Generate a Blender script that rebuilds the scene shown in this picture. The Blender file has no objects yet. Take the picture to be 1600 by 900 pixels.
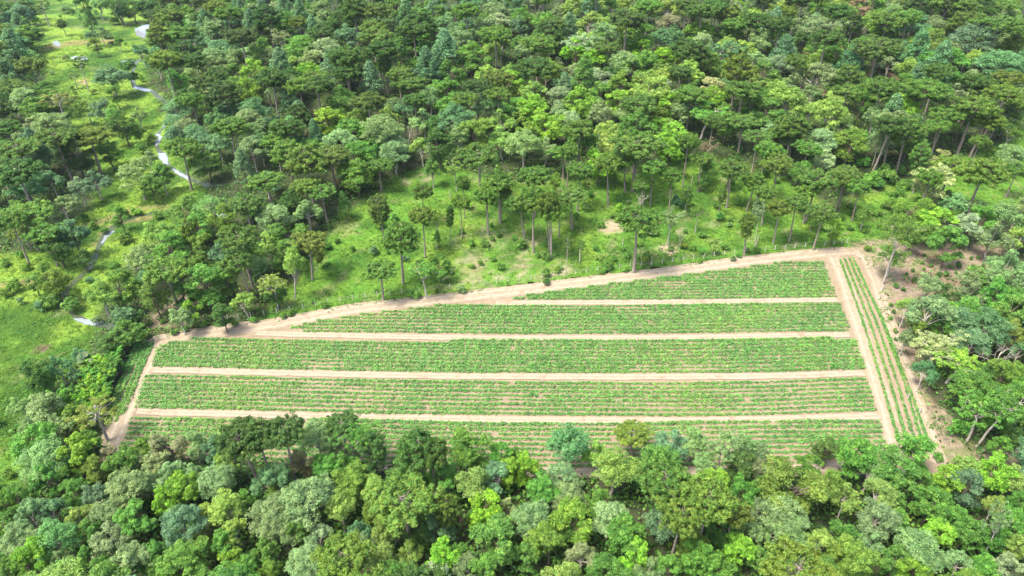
import bpy, math, re
import numpy as np
from mathutils import Vector, Matrix

# ------------------------------------------------------------------ camera, sky, sun, exposure
S = bpy.context.scene
COL = S.collection
R_ = math.radians
CAM_H, PITCH, FPX = 85.0, 34.0, 1066.0

cam_d = bpy.data.cameras.new("camera")
cam_d.sensor_width = 36.0
cam_d.lens = FPX / 1600.0 * 36.0
cam_d.clip_start = 1.0
cam_d.clip_end = 6000.0
cam = bpy.data.objects.new("camera", cam_d)
COL.objects.link(cam)
cam.location = (0, 0, CAM_H)
cam.rotation_euler = (R_(90 - PITCH), 0, 0)
S.camera = cam

SUN_EL, SUN_AZ = 64.0, -118.0        # azimuth clockwise from the viewing direction (+Y); negative: from the left
w = bpy.data.worlds.new("World")
S.world = w
w.use_nodes = True
nt = w.node_tree
sky = nt.nodes.new("ShaderNodeTexSky")
sky.sky_type = 'NISHITA'
sky.sun_disc = False
sky.sun_elevation = R_(SUN_EL)
sky.sun_rotation = R_(SUN_AZ)
sky.air_density = 1.0
sky.dust_density = 4.0
bgn = nt.nodes["Background"]
bgn.inputs["Strength"].default_value = 0.15
nt.links.new(sky.outputs["Color"], bgn.inputs["Color"])

sun_d = bpy.data.lights.new("sun", 'SUN')
sun_d.energy = 2.3
sun_d.angle = R_(14)
sun_d.color = (1.0, 0.95, 0.86)
sun = bpy.data.objects.new("sun", sun_d)
COL.objects.link(sun)
sd = Vector((math.sin(R_(SUN_AZ)) * math.cos(R_(SUN_EL)), math.cos(R_(SUN_AZ)) * math.cos(R_(SUN_EL)), math.sin(R_(SUN_EL))))
sun.rotation_euler = sd.to_track_quat('Z', 'Y').to_euler()

S.view_settings.view_transform = 'Standard'
S.view_settings.look = 'None'
S.view_settings.gamma = 1.0
S.view_settings.use_curve_mapping = False
S.view_settings.exposure = 1.95
S.cycles.max_bounces = 5
S.cycles.diffuse_bounces = 3
S.cycles.glossy_bounces = 2
S.cycles.transmission_bounces = 4
S.cycles.volume_bounces = 0
S.cycles.use_denoising = True

# ------------------------------------------------------------------ photograph pixel <-> ground
cp, sp = math.cos(R_(PITCH)), math.sin(R_(PITCH))


def project(P):
    P = np.asarray(P, float)
    dx, dy, dz = P[..., 0], P[..., 1], P[..., 2] - CAM_H
    zc = np.maximum(dy * cp - dz * sp, 1e-3)
    return 800 + FPX * dx / zc, 450 - FPX * (dy * sp + dz * cp) / zc, zc


def ray(px, py):
    u, v = (np.asarray(px, float) - 800) / FPX, (450 - np.asarray(py, float)) / FPX
    return np.stack([u, cp + v * sp, -sp + v * cp], -1)


def smooth(a, b, x):
    t = np.clip((x - a) / (b - a), 0, 1)
    return t * t * (3 - 2 * t)


def vnoise(x, y, seed=0):
    """smooth value noise, period-free, in -1..1"""
    xi, yi = np.floor(x).astype(np.int64), np.floor(y).astype(np.int64)
    fx, fy = x - xi, y - yi
    fx, fy = fx * fx * (3 - 2 * fx), fy * fy * (3 - 2 * fy)

    def h(a, b):
        n = (a * 374761393 + b * 668265263 + seed * 974634777) & 0x7FFFFFFF
        n = ((n ^ (n >> 13)) * 1274126177) & 0x7FFFFFFF
        return ((n ^ (n >> 16)) & 0xFFFF) / 32767.5 - 1
    return (h(xi, yi) * (1 - fx) + h(xi + 1, yi) * fx) * (1 - fy) + (h(xi, yi + 1) * (1 - fx) + h(xi + 1, yi + 1) * fx) * fy


def fbm(x, y, seed=0, n=4):
    s, a = 0, 1.0
    for i in range(n):
        s = s + a * vnoise(x * 2 ** i, y * 2 ** i, seed + i * 7)
        a *= 0.5
    return s / 1.9


def terrain(x, y):
    x, y = np.asarray(x, float), np.asarray(y, float)
    d = y - (131.0 + 0.214 * x)
    d = np.maximum(d, 0.0)
    d = np.where(d < 16, d * d / 32.0, d - 8.0)
    bank = x - (-84.0 - 0.39 * (y - 114.0))
    r = 0.06 + 0.94 * smooth(0.0, 60.0, bank)
    hill = 90.0 * (1 - np.exp(-0.135 * d / 90.0)) * r
    infield = smooth(-3, 2, d) if False else 0
    off = np.minimum(1, d / 10.0)
    return hill + off * 0.5 * fbm(x / 17.0, y / 17.0, 3) * r


def ground_at(px, py, dz=0.0):
    """point of the ground (or dz above it) seen at a pixel of the photograph"""
    px, py = np.broadcast_arrays(np.asarray(px, float), np.asarray(py, float))
    D = ray(px, py)
    t = (CAM_H - dz) / np.maximum(-D[..., 2], 1e-4)
    t = np.minimum(t, 2500)
    lo = np.zeros_like(t)
    hi = t.copy()
    for _ in range(50):
        m = 0.5 * (lo + hi)
        P = D * m[..., None]
        under = CAM_H + P[..., 2] < terrain(P[..., 0], P[..., 1]) + dz
        hi = np.where(under, m, hi)
        lo = np.where(under, lo, m)
    P = D * hi[..., None]
    return np.stack([P[..., 0], P[..., 1], terrain(P[..., 0], P[..., 1])], -1)


def inside(px, py, poly):
    px, py = np.asarray(px, float), np.asarray(py, float)
    r = np.zeros(px.shape, bool)
    n = len(poly)
    for i in range(n):
        x1, y1 = poly[i]
        x2, y2 = poly[(i + 1) % n]
        if y1 == y2:
            continue
        c = (y1 > py) != (y2 > py)
        r ^= c & (px < (x2 - x1) * (py - y1) / (y2 - y1) + x1)
    return r


def to_world(poly, dense=14.0):
    """pixel polygon (or line) -> densified world xyz"""
    out = []
    n = len(poly)
    for i in range(n):
        a, b = np.array(poly[i], float), np.array(poly[(i + 1) % n], float)
        k = max(1, int(np.hypot(*(b - a)) / dense))
        for j in range(k):
            out.append(a + (b - a) * j / k)
    q = np.array(out)
    return ground_at(q[:, 0], q[:, 1])


def line_world(pts, dense=10.0):
    out = []
    for i in range(len(pts) - 1):
        a, b = np.array(pts[i], float), np.array(pts[i + 1], float)
        k = max(1, int(np.hypot(*(b - a)) / dense))
        for j in range(k):
            out.append(a + (b - a) * j / k)
    out.append(np.array(pts[-1], float))
    q = np.array(out)
    return ground_at(q[:, 0], q[:, 1])


# ------------------------------------------------------------------ mesh helpers
def mesh_np(name, V, F, attrs=None, smooth_shade=False):
    """V (n,3), F (m,k) -> mesh; attrs: {name: (n,) or (n,3)} stored on points"""
    me = bpy.data.meshes.new(name)
    V = np.ascontiguousarray(V, np.float32)
    F = np.ascontiguousarray(F, np.int32)
    m, k = F.shape
    me.vertices.add(len(V))
    me.vertices.foreach_set("co", V.ravel())
    me.loops.add(m * k)
    me.loops.foreach_set("vertex_index", F.ravel())
    me.polygons.add(m)
    me.polygons.foreach_set("loop_start", np.arange(0, m * k, k, dtype=np.int32))
    if smooth_shade:
        me.polygons.foreach_set("use_smooth", np.ones(m, bool))
    for a, v in (attrs or {}).items():
        v = np.asarray(v, np.float32)
        if v.ndim == 1:
            at = me.attributes.new(a, 'FLOAT', 'POINT')
            at.data.foreach_set("value", v)
        else:
            at = me.attributes.new(a, 'FLOAT_COLOR', 'POINT')
            at.data.foreach_set("color", np.concatenate([v, np.ones((len(v), 1), np.float32)], 1).ravel())
    me.update(calc_edges=True)
    me.validate()
    return me


def link(name, me, mat=None, parent=None, **props):
    o = bpy.data.objects.new(name, me)
    COL.objects.link(o)
    if me is not None and mat is not None and not me.materials:
        me.materials.append(mat)
    if parent is not None:
        o.parent = parent
    for k, v in props.items():
        o[k] = v
    return o


def empty(name, loc, **props):
    o = bpy.data.objects.new(name, None)
    o.empty_display_size = 0.5
    COL.objects.link(o)
    o.location = loc
    for k, v in props.items():
        o[k] = v
    return o


def unit(v):
    return v / np.maximum(np.linalg.norm(v, axis=-1, keepdims=True), 1e-9)


def leaves(C, N, L, W, rng, spin=None):
    """rhombic leaf faces: centres C, normals N, lengths L, widths W -> V, F"""
    n = len(C)
    a = rng.normal(size=(n, 3)) if spin is None else spin + 0.25 * rng.normal(size=(n, 3))
    t = unit(a - (a * N).sum(1, keepdims=True) * N)
    b = np.cross(N, t)
    L, W = np.broadcast_to(L, (n,))[:, None], np.broadcast_to(W, (n,))[:, None]
    fold = 0.18 * L * N
    V = np.stack([C - t * L * .5, C + b * W * .5 + fold * .5, C + t * L * .5 - fold * .6, C - b * W * .5 + fold * .5], 1).reshape(-1, 3)
    F = np.arange(n * 4).reshape(n, 4)
    return V, F


class Tubes:
    def __init__(self):
        self.V, self.F, self.n = [], [], 0

    def add(self, pts, rad, k=7):
        pts = np.asarray(pts, float)
        rad = np.asarray(rad, float)
        T = np.gradient(pts, axis=0)
        T = unit(T)
        up = np.where(np.abs(T[:, 2:3]) > 0.9, np.array([[1.0, 0, 0]]), np.array([[0, 0, 1.0]]))
        A = unit(np.cross(T, up))
        B = np.cross(T, A)
        an = np.arange(k) * 2 * math.pi / k
        V = pts[:, None] + rad[:, None, None] * (np.cos(an)[None, :, None] * A[:, None] + np.sin(an)[None, :, None] * B[:, None])
        m = len(pts)
        i = np.arange(m - 1)[:, None] * k
        j = np.arange(k)[None]
        F = np.stack([i + j, i + (j + 1) % k, i + k + (j + 1) % k, i + k + j], -1).reshape(-1, 4) + self.n
        self.V.append(V.reshape(-1, 3))
        self.F.append(F)
        self.n += m * k

    def mesh(self, name):
        return mesh_np(name, np.concatenate(self.V), np.concatenate(self.F), smooth_shade=True)


def bend(p0, p1, sag, n=6, rng=None, wob=0.0):
    t = np.linspace(0, 1, n)[:, None]
    P = np.asarray(p0, float) * (1 - t) + np.asarray(p1, float) * t
    P[:, 2] -= sag * 4 * (t * (1 - t))[:, 0]
    if rng is not None and wob:
        P[1:-1] += rng.normal(size=(n - 2, 3)) * wob
    return P


# ------------------------------------------------------------------ materials
def new_mat(name):
    m = bpy.data.materials.new(name)
    m.use_nodes = True
    n = m.node_tree
    n.nodes.clear()
    out = n.nodes.new("ShaderNodeOutputMaterial")
    return m, n, out


def N(n, t, **kw):
    x = n.nodes.new(t)
    for k, v in kw.items():
        if k in x.inputs:
            x.inputs[k].default_value = v
        else:
            setattr(x, k, v)
    return x


def mixc(n, a, b, fac, mode='MIX'):
    x = n.nodes.new("ShaderNodeMix")
    x.data_type = 'RGBA'
    x.blend_type = mode
    for s, v in ((0, fac), (6, a), (7, b)):
        if isinstance(v, bpy.types.NodeSocket):
            n.links.new(v, x.inputs[s])
        elif s == 0:
            x.inputs[0].default_value = v
        else:
            x.inputs[s].default_value = (*v, 1)
    return x.outputs[2]


def ramp(n, fac, stops):
    r = n.nodes.new("ShaderNodeMapRange")
    r.inputs[1].default_value, r.inputs[2].default_value, r.inputs[3].default_value, r.inputs[4].default_value = stops
    n.links.new(fac, r.inputs[0])
    return r.outputs[0]


def leaf_material(name, colour=None, trans=0.3, lo=0.72, hi=1.3, warm=0.12, tint=(1.25, 1.15, 0.55), noise_scale=None, alt=None):
    m, n, out = new_mat(name)
    geo = N(n, "ShaderNodeNewGeometry")
    if colour is None:
        c = N(n, "ShaderNodeObjectInfo").outputs["Color"]
    else:
        rgb = N(n, "ShaderNodeRGB")
        rgb.outputs[0].default_value = (*colour, 1)
        c = rgb.outputs[0]
    if alt is not None:
        tc = N(n, "ShaderNodeTexCoord")
        nz = N(n, "ShaderNodeTexNoise", Scale=noise_scale, Detail=3.0)
        n.links.new(tc.outputs["Object"], nz.inputs["Vector"])
        c = mixc(n, c, alt, ramp(n, nz.outputs[0], (0.42, 0.62, 0, 1)))
    at = N(n, "ShaderNodeAttribute", attribute_name="tone")
    val = ramp(n, geo.outputs["Random Per Island"], (0, 1, lo, hi))
    mul = N(n, "ShaderNodeMath", operation='MULTIPLY')
    n.links.new(val, mul.inputs[0])
    n.links.new(at.outputs["Fac"], mul.inputs[1])
    hsv = N(n, "ShaderNodeHueSaturation")
    n.links.new(c, hsv.inputs["Color"])
    n.links.new(mul.outputs[0], hsv.inputs["Value"])
    rnd = N(n, "ShaderNodeMath", operation='FRACT')
    m2 = N(n, "ShaderNodeMath", operation='MULTIPLY')
    m2.inputs[1].default_value = 7.31
    n.links.new(geo.outputs["Random Per Island"], m2.inputs[0])
    n.links.new(m2.outputs[0], rnd.inputs[0])
    hue = ramp(n, rnd.outputs[0], (0, 1, 0.5 - warm * 0.15, 0.5 + warm * 0.15))
    sh = N(n, "ShaderNodeMath", operation='MULTIPLY_ADD')
    n.links.new(at.outputs["Fac"], sh.inputs[0])
    sh.inputs[1].default_value = -0.04
    sh.inputs[2].default_value = 0.04
    ad = N(n, "ShaderNodeMath", operation='ADD')
    n.links.new(hue, ad.inputs[0])
    n.links.new(sh.outputs[0], ad.inputs[1])
    n.links.new(ad.outputs[0], hsv.inputs["Hue"])
    bs = N(n, "ShaderNodeBsdfPrincipled", Roughness=0.62)
    bs.inputs["Specular IOR Level"].default_value = 0.28
    n.links.new(hsv.outputs[0], bs.inputs["Base Color"])
    tr = N(n, "ShaderNodeBsdfTranslucent")
    n.links.new(mixc(n, hsv.outputs[0], tint, 1.0, 'MULTIPLY'), tr.inputs["Color"])
    mx = N(n, "ShaderNodeMixShader")
    mx.inputs[0].default_value = trans
    n.links.new(bs.outputs[0], mx.inputs[1])
    n.links.new(tr.outputs[0], mx.inputs[2])
    n.links.new(mx.outputs[0], out.inputs["Surface"])
    return m


def rough_material(name, a, b, scale, rough=0.9, bump=0.3, detail=6.0, stretch=None):
    m, n, out = new_mat(name)
    tc = N(n, "ShaderNodeTexCoord")
    src = tc.outputs["Object"]
    if stretch:
        mp = N(n, "ShaderNodeMapping")
        mp.inputs["Scale"].default_value = stretch
        n.links.new(src, mp.inputs["Vector"])
        src = mp.outputs[0]
    nz = N(n, "ShaderNodeTexNoise", Scale=scale, Detail=detail, Roughness=0.65)
    n.links.new(src, nz.inputs["Vector"])
    c = mixc(n, a, b, ramp(n, nz.outputs[0], (0.35, 0.65, 0, 1)))
    bs = N(n, "ShaderNodeBsdfPrincipled", Roughness=rough)
    n.links.new(c, bs.inputs["Base Color"])
    bs.inputs["Specular IOR Level"].default_value = 0.2
    if bump:
        bp = N(n, "ShaderNodeBump", Strength=bump, Distance=0.1)
        n.links.new(nz.outputs[0], bp.inputs["Height"])
        n.links.new(bp.outputs[0], bs.inputs["Normal"])
    n.links.new(bs.outputs[0], out.inputs["Surface"])
    return m


M_LEAF = leaf_material("leaf", trans=0.40)
M_NEEDLE = leaf_material("needle", trans=0.30, warm=0.2)
M_CROP = leaf_material("crop_leaf", (0.100, 0.262, 0.056), trans=0.42, noise_scale=0.05, alt=(0.134, 0.290, 0.056), lo=0.8, hi=1.2)
M_UNDER = leaf_material("undergrowth_leaf", (0.046, 0.120, 0.018), trans=0.3, noise_scale=0.06, alt=(0.080, 0.185, 0.024))
M_GRASS = leaf_material("grass_blade", (0.070, 0.180, 0.018), trans=0.35, noise_scale=0.045, alt=(0.120, 0.210, 0.028))
M_FERN = leaf_material("fern_leaf", (0.065, 0.165, 0.022), trans=0.35, noise_scale=0.07, alt=(0.11, 0.20, 0.03))
M_BARK = rough_material("grey_bark", (0.24, 0.205, 0.17), (0.14, 0.115, 0.09), 2.0)
M_PALEBARK = rough_material("pale_bark", (0.36, 0.33, 0.28), (0.22, 0.19, 0.15), 0.8)
M_DARKBARK = rough_material("dark_bark", (0.14, 0.11, 0.085), (0.07, 0.055, 0.04), 2.0)
M_POST = rough_material("weathered_wood", (0.50, 0.46, 0.40), (0.33, 0.29, 0.24), 3.0)
M_SOIL = rough_material("sandy_soil", (0.195, 0.155, 0.100), (0.155, 0.118, 0.073), 0.5, bump=0.4)
M_RIDGE = rough_material("ridge_soil", (0.185, 0.147, 0.095), (0.14, 0.105, 0.065), 1.3, bump=0.5)

# ------------------------------------------------------------------ ground
FIELD = [(228, 528), (330, 508), (400, 500), (470, 489), (560, 472), (700, 458), (850, 438), (1000, 420), (1150, 401), (1290, 386), (1345, 384),
         (1372, 400), (1392, 470), (1410, 530), (1432, 610), (1462, 690), (1490, 745), (1250, 748), (860, 750), (500, 720), (160, 715),
         (150, 690), (172, 640), (196, 570)]
VALLEY = [(45, -20), (240, -20), (262, 60), (225, 105), (262, 170), (290, 250), (330, 310), (345, 345), (225, 385), (165, 470), (140, 560), (70, 610),
          (0, 700), (-150, 760), (-150, 380), (0, 400), (60, 390), (140, 330), (165, 280), (95, 180), (55, 100)]
CLEARING = [(440, 515), (400, 505), (480, 410), (540, 330), (640, 268), (700, 255), (760, 280), (900, 280), (1000, 262), (1100, 240), (1200, 262), (1300, 320),
            (1390, 285), (1480, 262), (1600, 205), (1750, 190), (1750, 310), (1500, 335), (1420, 350), (1362, 390), (1290, 392), (1150, 405), (1000, 424), (850, 445),
            (700, 465), (560, 480)]
BOTTOM_GRASS = [(-60, 680), (30, 682), (48, 720), (30, 790), (-60, 820)]
BARE = [(1330, 378), (1440, 378), (1540, 382), (1590, 395), (1565, 440), (1470, 470), (1425, 500), (1430, 560), (1470, 640), (1530, 690), (1640, 690), (1640, 730),
        (1520, 760), (1440, 740), (1330, 400)]
BARE2 = [(225, 465), (300, 450), (315, 480), (290, 505), (235, 520)]


def soft(px, py, poly, wob, seed, x, y):
    a = wob * fbm(x / 7.0, y / 7.0, seed)
    b = wob * fbm(x / 7.0 + 31, y / 7.0 + 11, seed + 1)
    acc = 0
    for dx, dy in ((0, 0), (5, 1), (-5, -1), (2, 4), (-2, -4)):
        acc = acc + inside(px + a * 2 + dx, py + b + dy, poly)
    return acc / 5.0


def spot(px, py, cx, cy, rx, ry, x, y, seed):
    d = np.hypot((px - cx) / rx, (py - cy) / ry) + 0.55 * fbm(x / 2.5, y / 2.5, seed)
    return 1 - smooth(0.55, 1.0, d)


gx = np.concatenate([[-3000, -2000, -1300, -850, -600, -480], np.arange(-400, 401, 1.3), [480, 600, 850, 1300, 2000, 3000]])
gy = np.concatenate([[-1500, -800, -400, -150, -40], np.arange(0, 470, 1.3), [520, 600, 750, 1000, 1500, 2200, 3200]])
X, Y = np.meshgrid(gx, gy)
x, y = X.ravel(), Y.ravel()
z = terrain(x, y)
nx, ny = len(gx), len(gy)
ii = (np.arange(ny - 1)[:, None] * nx + np.arange(nx - 1)[None]).ravel()
GF = np.stack([ii, ii + 1, ii + nx + 1, ii + nx], 1)
px, py, zc = project(np.stack([x, y, z], 1))
far_out = y < 20
px = np.where(far_out, 800, px)
py = np.where(far_out, 2000, py)


def C(*v):
    return np.array(v, float)[None]


def blend(c, new, f):
    return c * (1 - f[:, None]) + new * f[:, None]


n1, n2, n3 = fbm(x / 14, y / 14, 21), fbm(x / 5, y / 5, 22), fbm(x / 2.6, y / 2.6, 23, 3)
col = np.repeat(C(0.030, 0.042, 0.016), len(x), 0)
col = blend(col, C(0.05, 0.042, 0.025), smooth(0.1, 0.5, n2) * 0.6)
f_val = soft(px, py, VALLEY, 10, 31, x, y)
f_clr = soft(px, py, CLEARING, 9, 33, x, y)
f_bot = soft(px, py, BOTTOM_GRASS, 8, 35, x, y)
lime, mid, deep, straw = C(0.108, 0.175, 0.022), C(0.060, 0.128, 0.015), C(0.027, 0.070, 0.010), C(0.15, 0.135, 0.07)
gv = blend(np.repeat(lime, len(x), 0), mid, smooth(-0.1, 0.5, n1))
gv = blend(gv, deep, smooth(0.0, 0.45, n2) * 0.8)
gv = blend(gv, deep * 0.8, smooth(0.05, 0.35, n1 + 0.5 * n3) * 0.7)
gv = blend(gv, straw, smooth(0.3, 0.6, fbm(x / 8, y / 8, 25)) * 0.35)
gc = blend(np.repeat(mid * 1.08, len(x), 0), lime, smooth(0.05, 0.5, n1) * 0.75)
gc = blend(gc, deep, smooth(0.0, 0.45, n2 + 0.3 * n3) * 0.85)
gc = blend(gc, straw, smooth(0.25, 0.5, fbm(x / 3.5, y / 3.5, 27)) * 0.5)
col = blend(col, gv, f_val)
col = blend(col, gc, f_clr)
col = blend(col, gc * 1.1, f_bot)
sand = C(0.235, 0.19, 0.12)
for (cx, cy, rx, ry, k) in ((955, 356, 34, 13, 1), (1043, 389, 16, 11, 1), (740, 428, 75, 42, .55), (838, 415, 70, 36, .6), (800, 385, 60, 30, .35), (660, 283, 34, 12, .7), (1068, 362, 15, 9, .8),
                            (880, 350, 30, 20, .35), (1010, 400, 40, 14, .5), (1010, 335, 16, 8, .6), (870, 302, 18, 8, .5), (760, 360, 40, 24, .4), (1465, 330, 20, 8, .4)):
    f = spot(px, py, cx, cy, rx, ry, x, y, 41) * (smooth(-0.1, 0.35, n3 + (0.5 if k == 1 else 0.0)) if k not in (.55, .6, .35) else smooth(0.05, 0.4, n3)) * k
    col = blend(col, sand, f)
soilc = np.repeat(C(0.165, 0.132, 0.088), len(x), 0)
soilc = blend(soilc, C(0.14, 0.098, 0.065), smooth(0.0, 0.5, n2))
soilc = blend(soilc, C(0.075, 0.115, 0.025), smooth(0.05, 0.4, n3 + 0.4 * n1) * 0.7)
f_b = np.maximum(soft(px, py, BARE, 9, 51, x, y), 0.8 * soft(px, py, BARE2, 9, 52, x, y))
col = blend(col, soilc, f_b)
# bare earth where the forest opens on the far slope, and along the ditch of the pasture
for (cx, cy, rx, ry, k) in ((1265, 145, 26, 12, .9), (1385, 122, 20, 10, .7), (1345, 118, 16, 9, .8), (1265, 82, 16, 8, .8), (35, 100, 22, 8, .8), (130, 128, 10, 5, .6), (1540, 360, 20, 16, .6)):
    col = blend(col, C(0.27, 0.18, 0.11), spot(px, py, cx, cy, rx, ry, x, y, 43) * k)


def along(px, py, pts):
    d = np.full(px.shape, 1e9)
    for (x1, y1), (x2, y2) in zip(pts[:-1], pts[1:]):
        L2 = (x2 - x1) ** 2 + (y2 - y1) ** 2
        t = np.clip(((px - x1) * (x2 - x1) + (py - y1) * (y2 - y1)) / L2, 0, 1)
        d = np.minimum(d, np.hypot(px - x1 - t * (x2 - x1), (py - y1 - t * (y2 - y1)) * 1.6))
    return d


DITCH = [(0, 592), (15, 578), (45, 570), (75, 562), (105, 550)]
BANKS = [[(100, 365), (150, 350), (200, 330), (250, 322), (300, 335)], [(0, 445), (40, 440), (75, 436)], [(75, 75), (110, 68), (180, 62)], [(150, 385), (165, 360), (195, 345), (235, 340)]]
f = (1 - smooth(2.5, 6, along(px, py, DITCH) + 1.5 * n3))
col = blend(col, C(0.06, 0.075, 0.02), f)
for b in BANKS:
    col = blend(col, C(0.15, 0.12, 0.055), (1 - smooth(3, 9, along(px, py, b) + 4 * n3)) * 0.75)
col = blend(col, C(0.065, 0.05, 0.03), 1 - smooth(0.6, 1.0, np.hypot((px - 66) / 15, (py - 543) / 8) + 0.5 * n3))
V = np.stack([x, y, z], 1)
# the ground dips slightly below the cultivated sheet
fin = soft(px, py, FIELD, 0, 61, x, y) > 0.99
V[:, 2] -= np.where(fin, 0.15, 0.0)
me = mesh_np("ground", V, GF, {"zone": np.clip(col, 0, 1)}, smooth_shade=True)
m, n, out = new_mat("ground_cover")
at = N(n, "ShaderNodeAttribute", attribute_name="zone")
tc = N(n, "ShaderNodeTexCoord")
nz = N(n, "ShaderNodeTexNoise", Scale=0.9, Detail=8.0, Roughness=0.72)
n.links.new(tc.outputs["Object"], nz.inputs["Vector"])
nb = N(n, "ShaderNodeTexNoise", Scale=0.22, Detail=5.0, Roughness=0.6)
n.links.new(tc.outputs["Object"], nb.inputs["Vector"])
hs = N(n, "ShaderNodeHueSaturation")
n.links.new(at.outputs["Color"], hs.inputs["Color"])
n.links.new(ramp(n, nz.outputs[0], (0.3, 0.7, 0.6, 1.4)), hs.inputs["Value"])
n.links.new(ramp(n, nb.outputs[0], (0.3, 0.7, 0.485, 0.515)), hs.inputs["Hue"])
bs = N(n, "ShaderNodeBsdfPrincipled", Roughness=0.95)
bs.inputs["Specular IOR Level"].default_value = 0.1
n.links.new(hs.outputs[0], bs.inputs["Base Color"])
bp = N(n, "ShaderNodeBump", Strength=0.8, Distance=0.35)
n.links.new(nz.outputs[0], bp.inputs["Height"])
n.links.new(bp.outputs[0], bs.inputs["Normal"])
n.links.new(bs.outputs[0], out.inputs["Surface"])
link("ground", me, m, kind="structure")


def grid_sheet(name, poly, step, dz, mat, wob=0.0, seed=0, **props):
    """a sheet of small quads filling a pixel polygon on the ground, ragged at the rim"""
    Wp = to_world(poly)
    wp = [(a, b) for a, b in Wp[:, :2]]
    x0, y0 = Wp[:, :2].min(0) - 1
    x1, y1 = Wp[:, :2].max(0) + 1
    ax, ay = np.arange(x0, x1 + step, step), np.arange(y0, y1 + step, step)
    XX, YY = np.meshgrid(ax, ay)
    xx, yy = XX.ravel(), YY.ravel()
    ex, ey = (wob * fbm(xx / 1.7, yy / 1.7, seed), wob * fbm(xx / 1.7 + 9, yy / 1.7 + 5, seed + 3)) if wob else (0, 0)
    ok = inside(xx + ex, yy + ey, wp)
    a = (np.arange(len(ay) - 1)[:, None] * len(ax) + np.arange(len(ax) - 1)[None]).ravel()
    Fq = np.stack([a, a + 1, a + len(ax) + 1, a + len(ax)], 1)
    Fq = Fq[ok[Fq].all(1)]
    use = np.unique(Fq)
    rm = np.full(len(xx), -1)
    rm[use] = np.arange(len(use))
    VV = np.stack([xx, yy, terrain(xx, yy) + dz], 1)[use]
    return link(name, mesh_np(name, VV, rm[Fq]), mat, **props)


grid_sheet("soil", FIELD, 0.7, 0.0, M_SOIL, 0.8, 5, kind="structure")

# tracks: paler compacted earth with wheel marks, laid as ribbons along their centre lines
m, n, out = new_mat("track_earth")
uv = N(n, "ShaderNodeAttribute", attribute_name="across")
tc = N(n, "ShaderNodeTexCoord")
nz = N(n, "ShaderNodeTexNoise", Scale=0.7, Detail=7.0, Roughness=0.7)
n.links.new(tc.outputs["Object"], nz.inputs["Vector"])
c = mixc(n, (0.225, 0.186, 0.130), (0.185, 0.147, 0.098), ramp(n, nz.outputs[0], (0.35, 0.65, 0, 1)))
add = N(n, "ShaderNodeMath", operation='ADD')
n.links.new(uv.outputs["Fac"], add.inputs[0])
n.links.new(ramp(n, nz.outputs[0], (0.3, 0.7, -0.18, 0.18)), add.inputs[1])
ab = N(n, "ShaderNodeMath", operation='ABSOLUTE')
n.links.new(add.outputs[0], ab.inputs[0])
sb = N(n, "ShaderNodeMath", operation='SUBTRACT')
sb.inputs[1].default_value = 0.45
n.links.new(ab.outputs[0], sb.inputs[0])
ab2 = N(n, "ShaderNodeMath", operation='ABSOLUTE')
n.links.new(sb.outputs[0], ab2.inputs[0])
c = mixc(n, (0.25, 0.21, 0.152), c, ramp(n, ab2.outputs[0], (0.05, 0.2, 0, 1)))
nf = N(n, "ShaderNodeTexNoise", Scale=0.35, Detail=4.0)
n.links.new(tc.outputs["Object"], nf.inputs["Vector"])
c = mixc(n, c, (0.15, 0.112, 0.073), ramp(n, nf.outputs[0], (0.56, 0.72, 0, 0.6)))
ns = N(n, "ShaderNodeTexNoise", Scale=2.2, Detail=5.0, Roughness=0.7)
n.links.new(tc.outputs["Object"], ns.inputs["Vector"])
c = mixc(n, c, (0.11, 0.085, 0.055), ramp(n, ns.outputs[0], (0.58, 0.70, 0, 0.75)))
bs = N(n, "ShaderNodeBsdfPrincipled", Roughness=0.95)
bs.inputs["Specular IOR Level"].default_value = 0.1
n.links.new(c, bs.inputs["Base Color"])
bp = N(n, "ShaderNodeBump", Strength=0.5, Distance=0.08)
n.links.new(nz.outputs[0], bp.inputs["Height"])
n.links.new(bp.outputs[0], bs.inputs["Normal"])
n.links.new(bs.outputs[0], out.inputs["Surface"])
M_TRACK = m


def resample(P, step):
    d = np.concatenate([[0], np.cumsum(np.linalg.norm(np.diff(P[:, :2], axis=0), axis=1))])
    s = np.linspace(0, d[-1], max(3, int(d[-1] / step)))
    Q = np.stack([np.interp(s, d, P[:, i]) for i in range(P.shape[1])], 1)
    k = np.array([1, 2, 3, 2, 1.]) / 9
    Qs = Q.copy()
    for _ in range(2):
        for i in range(2):
            pad = np.pad(Qs[:, i], 2, 'edge')
            Qs[:, i] = np.convolve(pad, k, 'valid')
    return Qs


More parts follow.
